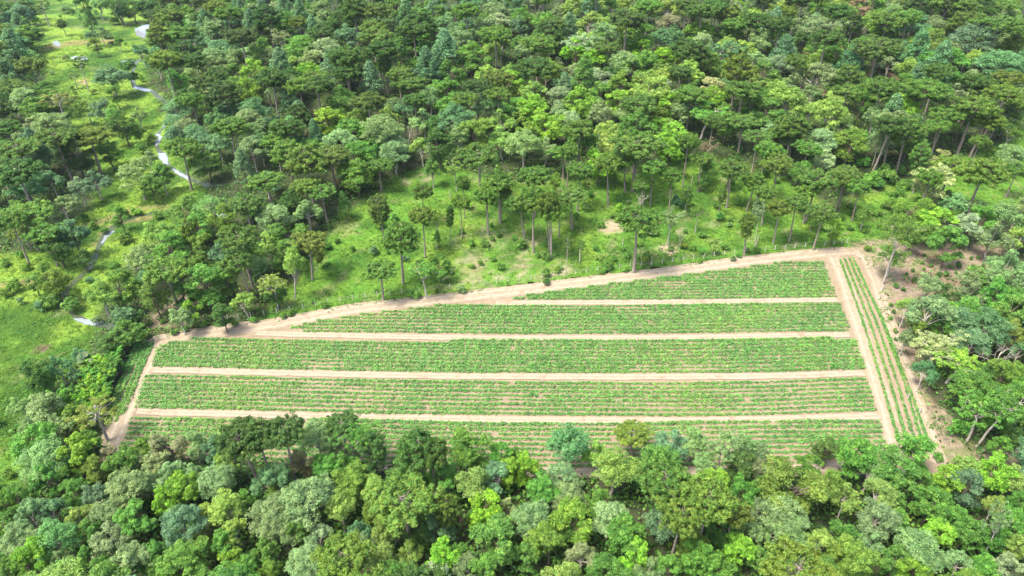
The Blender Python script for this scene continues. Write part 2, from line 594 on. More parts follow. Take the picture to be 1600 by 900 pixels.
def track(pts, width, dz, seed):
    P = resample(line_world(pts), 0.8)
    T = unit(np.gradient(P[:, :2], axis=0))
    Nn = np.stack([-T[:, 1], T[:, 0]], 1)
    s = np.arange(len(P)) * 0.8
    wl = width * 0.5 * (1 + 0.10 * fbm(s / 0.9, s * 0 + seed + 2, seed) + 0.2 * fbm(s / 3.0, s * 0 + seed, seed))
    wr = width * 0.5 * (1 + 0.16 * fbm(s / 3.0, s * 0 + seed + 5, seed))
    a = np.linspace(-1, 1, 9)
    off = np.where(a[None] < 0, a[None] * wl[:, None], a[None] * wr[:, None])
    XY = P[:, None, :2] + off[..., None] * Nn[:, None]
    Z = terrain(XY[..., 0], XY[..., 1]) + dz - 0.05 * np.exp(-((np.abs(a) - 0.45) / 0.14) ** 2)[None] + 0.05
    VV = np.concatenate([XY, Z[..., None]], 2).reshape(-1, 3)
    i = (np.arange(len(P) - 1)[:, None] * 9 + np.arange(8)[None]).ravel()
    Fq = np.stack([i, i + 1, i + 10, i + 9], 1)
    o = link("dirt_track", mesh_np("dirt_track", VV, Fq, {"across": np.tile(a, len(P))}, True), M_TRACK, kind="structure")
    return o


CROSS = [  # centre lines of the tracks between the crop blocks, in photograph pixels
    [(770, 474), (900, 473), (1100, 472), (1312, 468)],
    [(395, 521), (560, 525), (800, 529), (1050, 528), (1332, 523)],
    [(232, 578), (400, 582), (700, 588), (1000, 589), (1200, 588), (1355, 583)],
    [(208, 643), (400, 648), (600, 653), (800, 656), (1050, 658), (1250, 655), (1378, 650)]]
track([(232, 535), (300, 523), (420, 507), (560, 482), (700, 467), (850, 449), (1000, 431), (1150, 410), (1265, 397), (1330, 392)], 4.2, 0.004, 1)
track([(248, 530), (232, 565), (214, 606), (196, 645), (180, 685), (165, 715)], 3.3, 0.012, 2)
track([(1300, 396), (1318, 435), (1340, 500), (1362, 570), (1385, 640), (1398, 690), (1405, 740)], 3.2, 0.012, 3)
track([(1330, 392), (1352, 402), (1372, 450), (1395, 520), (1418, 590), (1446, 665), (1470, 730)], 2.6, 0.020, 4)
for i, p in enumerate(CROSS):
    track(p, (1.9, 1.75, 1.8, 1.75)[i], 0.030 + 0.006 * i, 10 + i)
track([(480, 722), (700, 734), (860, 738), (1100, 736), (1260, 732), (1400, 728)], 2.2, 0.060, 20)

# stream: separate reaches of water, sky reflection painted into its pale base colour
WATER = [
    [(208, 45), (222, 38), (238, 36), (241, 42), (228, 48), (232, 55), (248, 54), (258, 62), (252, 66), (240, 58), (222, 60), (210, 56)],
    [(81, 65), (90, 63), (97, 70), (92, 74), (84, 72)],
    [(108, 90), (120, 87), (138, 89), (140, 93), (126, 94), (112, 93)],
    [(187, 96), (200, 93), (213, 95), (212, 99), (200, 101), (190, 101)],
    [(203, 132), (215, 136), (228, 138), (238, 140), (236, 144), (222, 143), (206, 138)],
    [(262, 176), (272, 172), (277, 178), (274, 186), (266, 193), (256, 200), (252, 197), (258, 190), (264, 184)],
    [(242, 208), (250, 208), (255, 214), (250, 224), (244, 231), (240, 227), (243, 217)],
    [(244, 238), (260, 238), (265, 248), (264, 260), (256, 257), (247, 248)],
    [(262, 260), (270, 262), (282, 268), (296, 276), (300, 284), (290, 282), (275, 272)],
    [(332, 335), (345, 331), (362, 333), (360, 340), (345, 341)],
    [(110, 497), (125, 496), (145, 499), (158, 502), (160, 508), (148, 510), (132, 508), (118, 503)],
    [(155, 382), (163, 368), (178, 358), (182, 361), (170, 371), (160, 383)],
]
m, n, out = new_mat("stream_water")
bs = N(n, "ShaderNodeBsdfPrincipled", Roughness=0.12)
bs.inputs["Base Color"].default_value = (0.17, 0.19, 0.20, 1)
bs.inputs["Specular IOR Level"].default_value = 0.5
tc = N(n, "ShaderNodeTexCoord")
nz = N(n, "ShaderNodeTexNoise", Scale=0.8, Detail=3.0)
n.links.new(tc.outputs["Object"], nz.inputs["Vector"])
bp = N(n, "ShaderNodeBump", Strength=0.15, Distance=0.1)
n.links.new(nz.outputs[0], bp.inputs["Height"])
n.links.new(bp.outputs[0], bs.inputs["Normal"])
n.links.new(bs.outputs[0], out.inputs["Surface"])
M_WATER = m
m2 = M_WATER.copy()  # brook water: darker and rougher than the stream reaches
m2.name = "dark_brook_water"
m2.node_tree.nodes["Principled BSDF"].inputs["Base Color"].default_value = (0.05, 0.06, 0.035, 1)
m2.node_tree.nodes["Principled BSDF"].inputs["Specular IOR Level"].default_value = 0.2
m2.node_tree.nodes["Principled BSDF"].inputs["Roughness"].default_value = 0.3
for i, p in enumerate(WATER):
    c = np.mean(np.array(p, float), 0)
    grid_sheet("stream", [tuple(c + (np.array(q) - c) * 0.92) for q in p], 0.3, 0.05, M_WATER, 0.35, i, kind="structure")
for pts in ([(255, 60), (238, 80), (213, 97), (205, 118), (209, 133), (238, 142), (262, 165), (275, 179), (262, 192), (247, 208), (245, 230), (252, 240), (262, 260), (285, 273), (312, 287), (350, 291)],
            [(250, 330), (215, 338), (190, 347), (166, 362), (156, 384), (140, 420), (100, 455), (112, 490), (135, 503), (160, 506), (190, 518)]):
    P = resample(line_world(pts), 0.6)
    T = unit(np.gradient(P[:, :2], axis=0))
    Nn = np.stack([-T[:, 1], T[:, 0]], 1)
    s = np.arange(len(P)) * 0.6
    wd = 0.75 + 0.45 * fbm(s / 4, s * 0 + 3, 8)
    a = np.array([-1, 0, 1.0])
    XY = P[:, None, :2] + (a[None] * wd[:, None])[..., None] * Nn[:, None]
    VV = np.concatenate([XY, terrain(XY[..., 0], XY[..., 1])[..., None] + 0.04], 2).reshape(-1, 3)
    i = (np.arange(len(P) - 1)[:, None] * 3 + np.arange(2)[None]).ravel()
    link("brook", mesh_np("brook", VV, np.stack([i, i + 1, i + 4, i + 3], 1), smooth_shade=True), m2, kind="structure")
for p in ([(240, 146), (252, 150), (262, 160), (276, 172), (268, 176), (252, 160), (238, 150)], [(310, 284), (340, 286), (356, 290), (340, 294), (315, 292)]):
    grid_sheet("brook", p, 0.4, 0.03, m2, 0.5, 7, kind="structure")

# ------------------------------------------------------------------ crop rows
BLOCKS = [  # name, polygon in photograph pixels (top edge, right edge, bottom edge)
    ("topmost crop block", [(795, 467), (870, 455), (960, 443), (1070, 430), (1180, 416), (1240, 408), (1284, 408), (1306, 465), (1100, 468), (900, 469)], 0),
    ("second crop block from the top", [(436, 517), (500, 501), (585, 489), (680, 478), (800, 478), (1000, 478), (1312, 474), (1327, 518), (1050, 522), (800, 523), (560, 520)], 1),
    ("third crop block from the top", [(246, 545), (275, 531), (420, 530), (700, 533), (900, 535), (1336, 529), (1351, 577), (1200, 583), (1000, 584), (700, 583), (400, 577), (240, 573)], 2),
    ("fourth crop block from the top", [(226, 587), (400, 588), (700, 593), (1000, 594), (1200, 593), (1354, 590), (1368, 642), (1250, 650), (1050, 652), (800, 650), (600, 648), (400, 642), (212, 638)], 3),
    ("bottom crop block", [(205, 652), (400, 654), (600, 659), (800, 662), (1050, 664), (1250, 661), (1372, 660), (1385, 700), (1372, 715), (1260, 727), (860, 733), (600, 728), (186, 712)], None),
]
ORD = ["first", "second", "third", "fourth", "fifth", "sixth", "seventh", "eighth", "ninth", "tenth", "eleventh", "twelfth", "thirteenth", "fourteenth", "fifteenth", "sixteenth", "seventeenth", "eighteenth", "nineteenth", "twentieth"] + ["later"] * 20


def crop_ridge(P, label, group, seed, vigour=None):
    """P: (n,2) centre line of a row in world metres, points 0.4 m apart"""
    rng = np.random.RandomState(seed)
    z0 = 0.0
    # soil mound
    T = unit(np.gradient(P, axis=0))
    Nn = np.stack([-T[:, 1], T[:, 0]], 1)
    prof = np.array([(-0.46, -0.01), (-0.22, 0.10), (0.0, 0.13), (0.22, 0.10), (0.46, -0.01)])
    Pm, Tn = P[::4], Nn[::4]
    if len(Pm) < 3:
        return None
    jit = 1 + 0.12 * rng.normal(size=(len(Pm), 1))
    XY = Pm[:, None] + (prof[None, :, 0] * jit)[..., None] * Tn[:, None]
    Z = np.broadcast_to(prof[None, :, 1] * jit, XY.shape[:2]) + z0
    base = P.mean(0)
    VV = np.concatenate([XY - base, Z[..., None]], 2).reshape(-1, 3)
    i = (np.arange(len(Pm) - 1)[:, None] * 5 + np.arange(4)[None]).ravel()
    root = link("crop_ridge", mesh_np("crop_ridge", VV, np.stack([i, i + 1, i + 6, i + 5], 1), smooth_shade=True), M_RIDGE,
                label=label, category="crop row", group=group)
    root.location = (base[0], base[1], 0)
    # plants
    q = P + rng.normal(size=P.shape) * 0.07
    big = 1.18 + 0.4 * fbm(q[:, 0] / 9, q[:, 1] / 3.0, 71) + 0.11 * rng.normal(size=len(q))
    thin = smooth(0.22, 0.55, fbm(q[:, 0] / 12, q[:, 1] / 2.2, 75))
    hole = smooth(0.56, 0.66, fbm(q[:, 0] / 3.0, q[:, 1] / 2.0, 77))
    if vigour is not None:
        big = big * vigour(q)
    big = big * (1 - 0.42 * thin) * (1 - 0.75 * hole)
    keep = (big > 0.30) & (rng.rand(len(q)) > 0.05)
    q, big = q[keep], np.clip(big[keep], 0.3, 1.35)
    k = 18
    n_ = len(q)
    if n_ == 0:
        return root
    u = rng.normal(size=(n_, k, 3))
    u[..., 2] = np.abs(u[..., 2]) * 0.9 + 0.1
    u = unit(u) * (0.55 + 0.45 * rng.rand(n_, k, 1))
    Cc = u * (big[:, None, None] * np.array([0.40, 0.44, 0.46]))
    Cc[..., :2] += (q - base)[:, None]
    Cc[..., 2] += 0.12
    nn = unit(u * 0.6 + np.array([0, 0, 0.75]) + 0.45 * rng.normal(size=u.shape))
    L = 0.24 * np.repeat(big, k) ** 0.5 * (0.7 + 0.6 * rng.rand(n_ * k))
    VV, FF = leaves(Cc.reshape(-1, 3), nn.reshape(-1, 3), L, L * 0.8, rng)
    tone = np.repeat(np.repeat(1 + 0.16 * rng.normal(size=n_), k), 4)
    link("foliage", mesh_np("crop_foliage", VV, FF, {"tone": tone}), M_CROP, parent=root)
    return root


ROWS = 0
SP = 1.14
for bi, (bname, poly, _x) in enumerate(BLOCKS):
    Wp = to_world(poly, 20)
    wpoly = [(a, b) for a, b in Wp[:, :2]]
    # bottom edge: the last points of the pixel polygon, from the bottom right corner leftwards
    nb_ = {0: 3, 1: 4, 2: 6, 3: 7, 4: 4}[bi]
    bot = line_world(list(reversed(poly[-nb_:])))
    bx, by = bot[:, 0], bot[:, 1]
    xx = np.arange(Wp[:, 0].min(), Wp[:, 0].max(), 0.30)
    yb = np.interp(xx, bx, by)
    yb = np.convolve(np.pad(yb, 40, 'edge'), np.ones(81) / 81, 'valid')
    rows = []
    for k in range(40):
        yy = yb + SP * (k + 0.4) + 0.05 * vnoise(xx / 9.0, xx * 0 + k, 5)
        ok = inside(xx, yy, wpoly)
        idx = np.nonzero(ok)[0]
        if len(idx) < 12:
            if k > 4:
                break
            continue
        rows.append(np.stack([xx, yy], 1)[idx[0]:idx[-1] + 1])
    rows.reverse()

    def vig(q, bi=bi):
        a = np.ones(len(q))
        if bi >= 3:      # the lower blocks are thinner towards the middle and the near side
            a -= (0.30 if bi == 3 else 0.38) * smooth(-0.2, 0.4, fbm(q[:, 0] / 30 + 3, q[:, 1] / 7, 79) + 0.30 * smooth(-25, 10, q[:, 0]))
        if bi == 1:
            a -= 0.22 * (1 - smooth(-30, 0, q[:, 0]))
        return a
    for k, P in enumerate(rows):
        crop_ridge(P, f"{ORD[k]} green crop row counted from the top of the {bname}", f"crop rows of the {bname}", 1000 + bi * 50 + k, vig)
        ROWS += 1
# the two edge strips, rows running away from the viewer
STRIP = [[(1312, 405), (1347, 500), (1378, 600), (1404, 692)], [(1319, 404), (1357, 500), (1391, 600), (1419, 700)], [(1326, 403), (1367, 500), (1402, 600), (1430, 695)],
         [(1332, 403), (1377, 500), (1413, 600), (1440, 690)], [(1363, 467), (1387, 520), (1421, 610), (1446, 680)]]
for k, pts in enumerate(STRIP):
    P = resample(line_world(pts), 0.3)[:, :2]
    crop_ridge(P, f"{ORD[k]} crop row from the left in the narrow strip between the two tracks", "crop rows of the narrow right strip", 2000 + k, lambda q: 0.64 + 0 * q[:, 0])
STRIP2 = [[(214, 540), (196, 580), (180, 620), (166, 655)], [(222, 538), (204, 580), (187, 622), (172, 660)], [(230, 537), (213, 580), (195, 625), (180, 660)], [(238, 536), (222, 575), (204, 620), (190, 650)]]
for k, pts in enumerate(STRIP2):
    P = resample(line_world(pts), 0.3)[:, :2]
    crop_ridge(P, f"{ORD[k]} crop row from the bamboo in the short strip beside the left track", "crop rows of the short left strip", 2100 + k)

# ------------------------------------------------------------------ fence between clearing and field
fp = resample(line_world([(330, 503), (400, 496), (470, 484), (560, 466), (700, 452), (850, 434), (1000, 416), (1150, 397), (1290, 383), (1335, 379)]), 2.6)
fz = terrain(fp[:, 0], fp[:, 1])
fence = empty("wire_fence", (fp[0, 0], fp[0, 1], fz[0]), label="low post and wire fence along the far edge of the dirt track", category="fence")
rng = np.random.RandomState(4)
post_me = []
for v in range(4):
    tb = Tubes()
    lean = rng.normal(size=2) * 0.05
    tb.add([(0, 0, -0.3), (lean[0] * .5, lean[1] * .5, 0.7), (lean[0], lean[1], 1.35)], [0.085, 0.075, 0.07], 6)
    tb.add([(lean[0], lean[1], 1.35), (lean[0], lean[1], 1.37)], [0.07, 0.001], 6)
    mm = tb.mesh("post")
    mm.materials.append(M_POST)
    post_me.append(mm)
for k, (a, b) in enumerate(fp[:, :2]):
    o = link("post", post_me[k % 4], None, parent=fence)
    o.location = (a - fp[0, 0], b - fp[0, 1], fz[k] - fz[0])
for hgt in (0.45, 0.8, 1.15):
    tb = Tubes()
    tb.add(np.stack([fp[:, 0] - fp[0, 0], fp[:, 1] - fp[0, 1], fz - fz[0] + hgt], 1), np.full(len(fp), 0.006), 3)
    mm = tb.mesh("wire")
    link("wire", mm, M_POST, parent=fence)

# ------------------------------------------------------------------ tree builders: each returns (trunk mesh, crown mesh, width, height, crown centre height)
def lobe_leaves(rng, cen, rad, n, size, jit, up=0.25, low=-0.35, depth=0.25):
    """n leaves on the shell of ellipsoids"""
    k = len(cen)
    area = (rad[:, 0] * rad[:, 1] + rad[:, 0] * rad[:, 2]) ** 1.0
    cnt = np.maximum(8, (n * area / area.sum()).astype(int))
    idx = np.repeat(np.arange(k), cnt)
    d = unit(rng.normal(size=(len(idx), 3)))
    flip = (d[:, 2] < low)
    d[flip, 2] *= -1
    r = 1 - depth * rng.rand(len(idx), 1) ** 1.5
    # small clumps on every lobe: bumps in the radius
    Cc = cen[idx] + d * rad[idx] * r
    nn = unit(d / np.maximum(rad[idx], 1e-3) * rad[idx].mean(1, keepdims=True) + np.array([0, 0, up]) + jit * rng.normal(size=d.shape))
    L = size * (0.65 + 0.7 * rng.rand(len(idx)))
    V, F = leaves(Cc, nn, L, L * 0.62, rng)
    tone = np.repeat((1 + 0.17 * rng.normal(size=k))[idx], 4)
    return V, F, np.clip(tone, 0.6, 1.5)


def clump_crown(rng, prim, prad, sub, subr, leaves_n, size, jit, up=0.3):
    """big lobes carry small clumps on their upper shell; the clumps carry the leaves"""
    cs, rs = [], []
    for c, r in zip(prim, prad):
        d = unit(rng.normal(size=(sub, 3)))
        d[:, 2] = np.where(d[:, 2] < -0.25, -d[:, 2], d[:, 2])
        cs.append(c + d * r * (0.72 + 0.34 * rng.rand(sub, 1)))
        q = subr * (0.6 + 0.8 * rng.rand(sub, 1))
        rs.append(q * np.array([[1, 1, 0.85]]))
    cs.append(prim)
    rs.append(prad * 0.72)
    return lobe_leaves(rng, np.concatenate(cs), np.concatenate(rs), leaves_n, size, jit, up)


def limb_set(tb, rng, top, targets, r0):
    for t in targets:
        h = rng.uniform(0.45, 0.95)
        p0 = np.array([top[0], top[1], top[2] * h])
        tb.add(bend(p0, t, -0.1 * np.linalg.norm(t - p0), 6, rng, 0.06), np.linspace(r0 * 0.5, r0 * 0.1, 6), 5)


def t_round(seed, dome=False, big=False):
    rng = np.random.RandomState(seed)
    Wd, Ht = 8.0, 10.5
    if dome:
        npr = rng.randint(4, 8)
        a = np.sort(rng.rand(npr)) * 2 * math.pi + rng.rand()
        rr = Wd * 0.27 * np.sqrt(0.25 + 0.75 * rng.rand(npr))
        prim = np.stack([rr * np.cos(a), rr * np.sin(a), Ht * (0.78 - 0.13 * (rr / (Wd * .3)) ** 2 + 0.05 * rng.normal(size=npr))], 1)
        prim = np.concatenate([prim, [[0, 0, Ht * 0.83]]])
        pr = Wd * (0.20 + 0.07 * rng.rand(npr + 1))
        prad = np.stack([pr, pr, pr * 0.72], 1)
        nl = 6
        a = np.arange(nl) * 6.28 / nl + rng.rand(nl)
        prim = np.concatenate([prim, np.stack([Wd * .31 * np.cos(a), Wd * .31 * np.sin(a), Ht * rng.uniform(.46, .60, nl)], 1)])
        pl = Wd * (0.13 + 0.05 * rng.rand(nl))
        prad = np.concatenate([prad, np.stack([pl, pl, pl * 0.9], 1)])
        V, F, t = clump_crown(rng, prim, prad, 20, 0.52, 12500, 0.23, 0.32, 0.45)
    else:
        npr = rng.randint(12, 18)
        d = unit(rng.normal(size=(npr, 3)))
        d[:, 2] = d[:, 2] * 0.95 + 0.1
        ext = np.array([Wd * 0.34, Wd * 0.34, Ht * 0.33])
        prim = d * ext * (0.75 + 0.4 * rng.rand(npr, 1)) + np.array([0, 0, Ht * 0.56])
        pr = Wd * (0.12 + 0.09 * rng.rand(npr))
        prad = np.stack([pr, pr, pr * 0.9], 1)
        if big:
            V, F, t = clump_crown(rng, prim, prad, 16, 0.46, 14000, 0.275, 0.55, 0.35)
        else:
            V, F, t = clump_crown(rng, prim, prad, 19, 0.42, 14000, 0.235, 0.45, 0.3)
    tb = Tubes()
    top = np.array([rng.normal() * 0.3, rng.normal() * 0.3, Ht * 0.62])
    P = bend((0, 0, -0.4), top, 0, 7, rng, 0.10)
    tb.add(P, np.linspace(0.24, 0.11, 7), 8)
    limb_set(tb, rng, top, prim, 0.2)
    return tb.mesh("trunk"), mesh_np("crown", V, F, {"tone": t}), Wd * (1.0 if dome else 1.06), Ht, Ht * (0.70 if dome else 0.62)


def t_feathery(seed):
    """fine-leaved tree of many upright plumes"""
    rng = np.random.RandomState(seed)
    Wd, Ht = 8.0, 10.5
    npr = rng.randint(11, 17)
    a = rng.rand(npr) * 6.28
    rr = Wd * 0.36 * np.sqrt(rng.rand(npr))
    prim = np.stack([rr * np.cos(a), rr * np.sin(a), Ht * (0.70 - 0.30 * (rr / (Wd * 0.4)) ** 2 + 0.07 * rng.normal(size=npr))], 1)
    pr = Wd * (0.105 + 0.06 * rng.rand(npr))
    prad = np.stack([pr, pr, pr * 1.55], 1)
    V, F, t = clump_crown(rng, prim, prad, 15, 0.40, 10500, 0.23, 0.34, 0.35)
    tb = Tubes()
    top = np.array([rng.normal() * 0.3, rng.normal() * 0.3, Ht * 0.55])
    tb.add(bend((0, 0, -0.4), top, 0, 7, rng, 0.12), np.linspace(0.22, 0.1, 7), 8)
    limb_set(tb, rng, top, prim, 0.2)
    return tb.mesh("trunk"), mesh_np("crown", V, F, {"tone": t}), Wd * 1.0, Ht, Ht * 0.62


def tufts(rng, tips, rad, k, L, Wn):
    """round tufts of narrow needles around branch ends"""
    n_ = len(tips)
    d = unit(rng.normal(size=(n_, k, 3)) + np.array([0, 0, 0.25]))
    Cc = (tips[:, None] + d * (rad[:, None, None] * (0.55 + 0.45 * rng.rand(n_, k, 1)))).reshape(-1, 3)
    dd = d.reshape(-1, 3)
    nn = unit(np.cross(dd, rng.normal(size=dd.shape)) * 0.55 + dd * 0.7 + np.array([0, 0, 0.2]))
    ln = L * (0.7 + 0.6 * rng.rand(len(Cc)))
    V, F = leaves(Cc, nn, ln, Wn, rng, spin=dd)
    tone = np.repeat(np.repeat(1 + 0.16 * rng.normal(size=n_), k), 4)
    return V, F, np.clip(tone, 0.6, 1.5)


def t_araucaria(seed, form='umbrella'):
    """Parana pine: straight pole, whorls of bare upswept arms ending in round tufts"""
    rng = np.random.RandomState(seed)
    Wd, Ht = 8.0, (14.3 if seed in (14, 15) else 16.0)
    if form == 'umbrella':
        whorls = [(0.79, 0.40, 9), (0.84, 0.51, 12), (0.885, 0.50, 12), (0.93, 0.40, 10), (0.97, 0.25, 8), (0.99, 0.1, 4)]
        rise = 0.10
    elif form == 'dome':
        whorls = [(0.64, 0.40, 7), (0.70, 0.50, 9), (0.76, 0.50, 10), (0.83, 0.44, 10), (0.89, 0.36, 9), (0.95, 0.24, 7), (0.99, 0.1, 4)]
        rise = 0.06
    elif form == 'flat':
        whorls = [(0.83, 0.44, 9), (0.88, 0.52, 12), (0.925, 0.46, 11), (0.965, 0.30, 9), (0.985, 0.12, 5)]
        rise = 0.09
    elif form == 'tall':      # narrow
        whorls = [(0.50, 0.26, 6), (0.58, 0.34, 7), (0.66, 0.38, 8), (0.74, 0.38, 8), (0.82, 0.34, 8), (0.89, 0.28, 7), (0.95, 0.18, 6), (0.99, 0.07, 3)]
        rise = 0.05
    else:                     # sparse
        whorls = [(0.70, 0.38, 5), (0.79, 0.50, 6), (0.88, 0.46, 6), (0.95, 0.30, 5), (0.99, 0.1, 3)]
        rise = 0.10
    tb = Tubes()
    lean = rng.normal(size=2) * 0.15
    z = np.linspace(-0.4, Ht * 0.985, 9)
    tb.add(np.stack([lean[0] * z / Ht + 0.03 * rng.normal(size=9), lean[1] * z / Ht, z], 1), np.linspace(0.30, 0.10, 9), 8)
    tips, rads = [], []
    for f_, r_, nb2 in whorls:
        a0 = rng.rand() * 6.28
        for i in range(nb2):
            a = a0 + i * 2 * math.pi / nb2 + rng.normal() * 0.16
            rl = Wd * r_ * rng.uniform(0.72, 1.08)
            z0 = Ht * f_ + rng.normal() * 0.25
            p0 = np.array([lean[0] * f_, lean[1] * f_, z0 - 0.08 * rl])
            tip = np.array([rl * math.cos(a), rl * math.sin(a), z0 + rise * rl * 2.2 + rng.normal() * 0.2])
            P = bend(p0, tip, 0.13 * rl, 6, rng, 0.03)
            tb.add(P, np.linspace(0.06, 0.03, 6), 4)
            tips.append(tip + np.array([0, 0, 0.15]))
            rads.append(0.52 * rng.uniform(0.8, 1.2))
            if rl > 1.6:
                for s in range(4 if form != 'sparse' else 2):
                    t = rng.uniform(0.52, 0.95)
                    side = np.array([-math.sin(a), math.cos(a), 0]) * rng.uniform(-0.8, 0.8)
                    tips.append(p0 + (tip - p0) * t + side + np.array([0, 0, rng.uniform(-0.05, 0.5)]))
                    rads.append(0.43 * rng.uniform(0.8, 1.2))
    V, F, t = tufts(rng, np.array(tips), np.array(rads), 64, 0.40, 0.135)
    zc_ = {11: 14.414, 12: 14.401, 13: 12.773, 14: 12.847, 15: 12.688, 16: 15.012, 21: 11.823, 22: 11.878, 31: 14.058, 32: 14.01}[seed]   # mean height of the tufts
    return tb.mesh("trunk"), mesh_np("crown", V, F, {"tone": t}), Wd * 1.02, Ht, zc_


def t_conifer(seed):
    rng = np.random.RandomState(seed)
    Wd, Ht = 6.0, 12.0
    tb = Tubes()
    tb.add(bend((0, 0, -0.4), (0, 0, Ht * 0.97), 0, 6, rng, 0.05), np.linspace(0.22, 0.04, 6), 7)
    cs = []
    for i in range(150):
        f_ = rng.rand() ** 0.8
        r_ = Wd * 0.5 * (1 - f_) ** 0.75 * rng.uniform(0.55, 1.05)
        a = rng.rand() * 6.28
        cs.append((r_ * math.cos(a), r_ * math.sin(a), Ht * (0.24 + 0.76 * f_) + rng.normal() * 0.15))
    cs = np.array(cs)
    rs = np.repeat((0.42 + 0.3 * rng.rand(150))[:, None], 3, 1) * np.array([1, 1, 1.1])
    V, F, t = lobe_leaves(rng, cs, rs, 7000, 0.28, 0.6, 0.2)
    for c in cs[::4]:
        tb.add(bend((0, 0, c[2] - 0.3), c, 0.1, 4), [0.05, 0.04, 0.03, 0.02], 4)
    return tb.mesh("trunk"), mesh_np("crown", V, F, {"tone": t}), Wd, Ht, Ht * 0.58


def t_open(seed, dens=1.0):
    """tall pale stemmed tree with forked limbs and loose foliage"""
    rng = np.random.RandomState(seed)
    Wd, Ht = 8.0, 13.0
    tb = Tubes()
    fork = np.array([rng.normal() * 0.35, rng.normal() * 0.3, Ht * rng.uniform(0.5, 0.6)])
    tb.add(bend((0, 0, -0.4), fork, 0, 7, rng, 0.04), np.linspace(0.26, 0.17, 7), 8)
    cs = []
    for i in range(6):
        a = i * 1.05 + rng.rand() * 0.7
        q = np.array([math.cos(a) * Wd * rng.uniform(.14, .30), math.sin(a) * Wd * rng.uniform(.14, .30), Ht * rng.uniform(0.74, 0.88)])
        tb.add(bend(fork, q, 0.35, 6, rng, 0.08), np.linspace(0.13, 0.06, 6), 6)
        for j in range(5):
            e = q + np.array([rng.normal() * 1.3, rng.normal() * 1.3, rng.normal() * 0.7 + 0.4])
            tb.add(bend(q, e, 0.1, 4, rng, 0.04), np.linspace(0.055, 0.02, 4), 5)
            cs.append(e)
    cs = np.array(cs)
    keep = rng.rand(len(cs)) < 0.9 * dens + 0.05
    cs = cs[keep]
    sub = np.concatenate([cs + rng.normal(size=cs.shape) * np.array([0.7, 0.7, 0.42]) for _ in range(5)])
    rs = np.repeat((0.34 + 0.3 * rng.rand(len(sub)))[:, None], 3, 1) * np.array([1, 1, 0.8])
    V, F, t = lobe_leaves(rng, sub, rs, 6500, 0.27, 0.7, 0.3)
    return tb.mesh("trunk"), mesh_np("crown", V, F, {"tone": t}), Wd, Ht, Ht * 0.82


def t_bare(seed):
    rng = np.random.RandomState(seed)
    Wd, Ht = 6.0, 9.0
    tb = Tubes()

    def grow(p, d, L, r, lev):
        q = p + d * L
        tb.add(bend(p, q, 0.04 * L, 5, rng, 0.05 * L), np.linspace(r, r * 0.6, 5), 6 if lev < 2 else 4)
        if lev == 4:
            return
        for i in range(3 if lev else 4):
            nd = unit((d + rng.normal(size=3) * (0.55 if lev else 0.6) + np.array([0, 0, 0.1]))[None])[0]
            grow(q if i else p + d * L * 0.75, nd, L * rng.uniform(0.55, 0.78), r * 0.55, lev + 1)
    grow(np.array([0, 0, -0.3]), np.array([0, 0, 1.0]), Ht * 0.42, 0.2, 0)
    return tb.mesh("trunk"), None, Wd, Ht, Ht * 0.7


def t_shrub(seed):
    rng = np.random.RandomState(seed)
    Wd, Ht = 3.0, 2.4
    k = 22
    d = unit(rng.normal(size=(k, 3)))
    d[:, 2] = np.abs(d[:, 2])
    cs = d * np.array([Wd * .33, Wd * .33, Ht * .55]) * (0.6 + 0.5 * rng.rand(k, 1)) + np.array([0, 0, Ht * 0.25])
    rs = np.repeat((0.32 + 0.25 * rng.rand(k))[:, None], 3, 1)
    V, F, t = lobe_leaves(rng, cs, rs, 1500, 0.24, 0.6, 0.3)
    tb = Tubes()
    for c in cs[:7]:
        tb.add(bend((0.0, 0, -0.2), c, 0, 4, rng, 0.03), [0.05, 0.04, 0.03, 0.015], 5)
    return tb.mesh("stem"), mesh_np("crown", V, F, {"tone": t}), Wd, Ht, Ht * 0.5


def t_bamboo(seed):
    rng = np.random.RandomState(seed)
    Wd, Ht = 4.2, 6.8
    tb = Tubes()
    VV, FF, TT, nv = [], [], [], 0
    for i in range(16):
        a = rng.rand() * 6.28
        r0, r1 = rng.rand() * 0.5, rng.uniform(0.5, 2.0)
        h = Ht * rng.uniform(0.7, 1.0)
        p0, p1 = np.array([r0 * math.cos(a), r0 * math.sin(a), -0.2]), np.array([r1 * math.cos(a), r1 * math.sin(a), h])
        P = bend(p0, p1, -0.5, 8)
        P[-1] += np.array([math.cos(a), math.sin(a), -0.5]) * 0.5
        tb.add(P, np.linspace(0.06, 0.015, 8), 5)
        m_ = 200
        t = 0.35 + 0.65 * rng.rand(m_) ** 0.7
        Cc = np.stack([np.interp(t, np.linspace(0, 1, 8), P[:, j]) for j in range(3)], 1)
        sp_ = (0.55 * (1.15 - t))[:, None]
        off = rng.normal(size=(m_, 3)) * np.array([1, 1, 0.6])
        Cc = Cc + off * sp_
        dr = unit(off * np.array([1, 1, 0.2]) + np.array([0, 0, -0.5]))
        nn = unit(np.cross(dr, rng.normal(size=dr.shape)) + np.array([0, 0, 0.9]))
        V, F = leaves(Cc, nn, 0.48 * (0.7 + 0.6 * rng.rand(m_)), 0.17, rng, spin=dr)
        VV.append(V)
        FF.append(F + nv)
        nv += len(V)
        TT.append(np.full(len(V), np.clip(1 + 0.2 * rng.normal(), 0.6, 1.5)))
    return tb.mesh("culm"), mesh_np("crown", np.concatenate(VV), np.concatenate(FF), {"tone": np.concatenate(TT)}), Wd, 8.5, 5.27


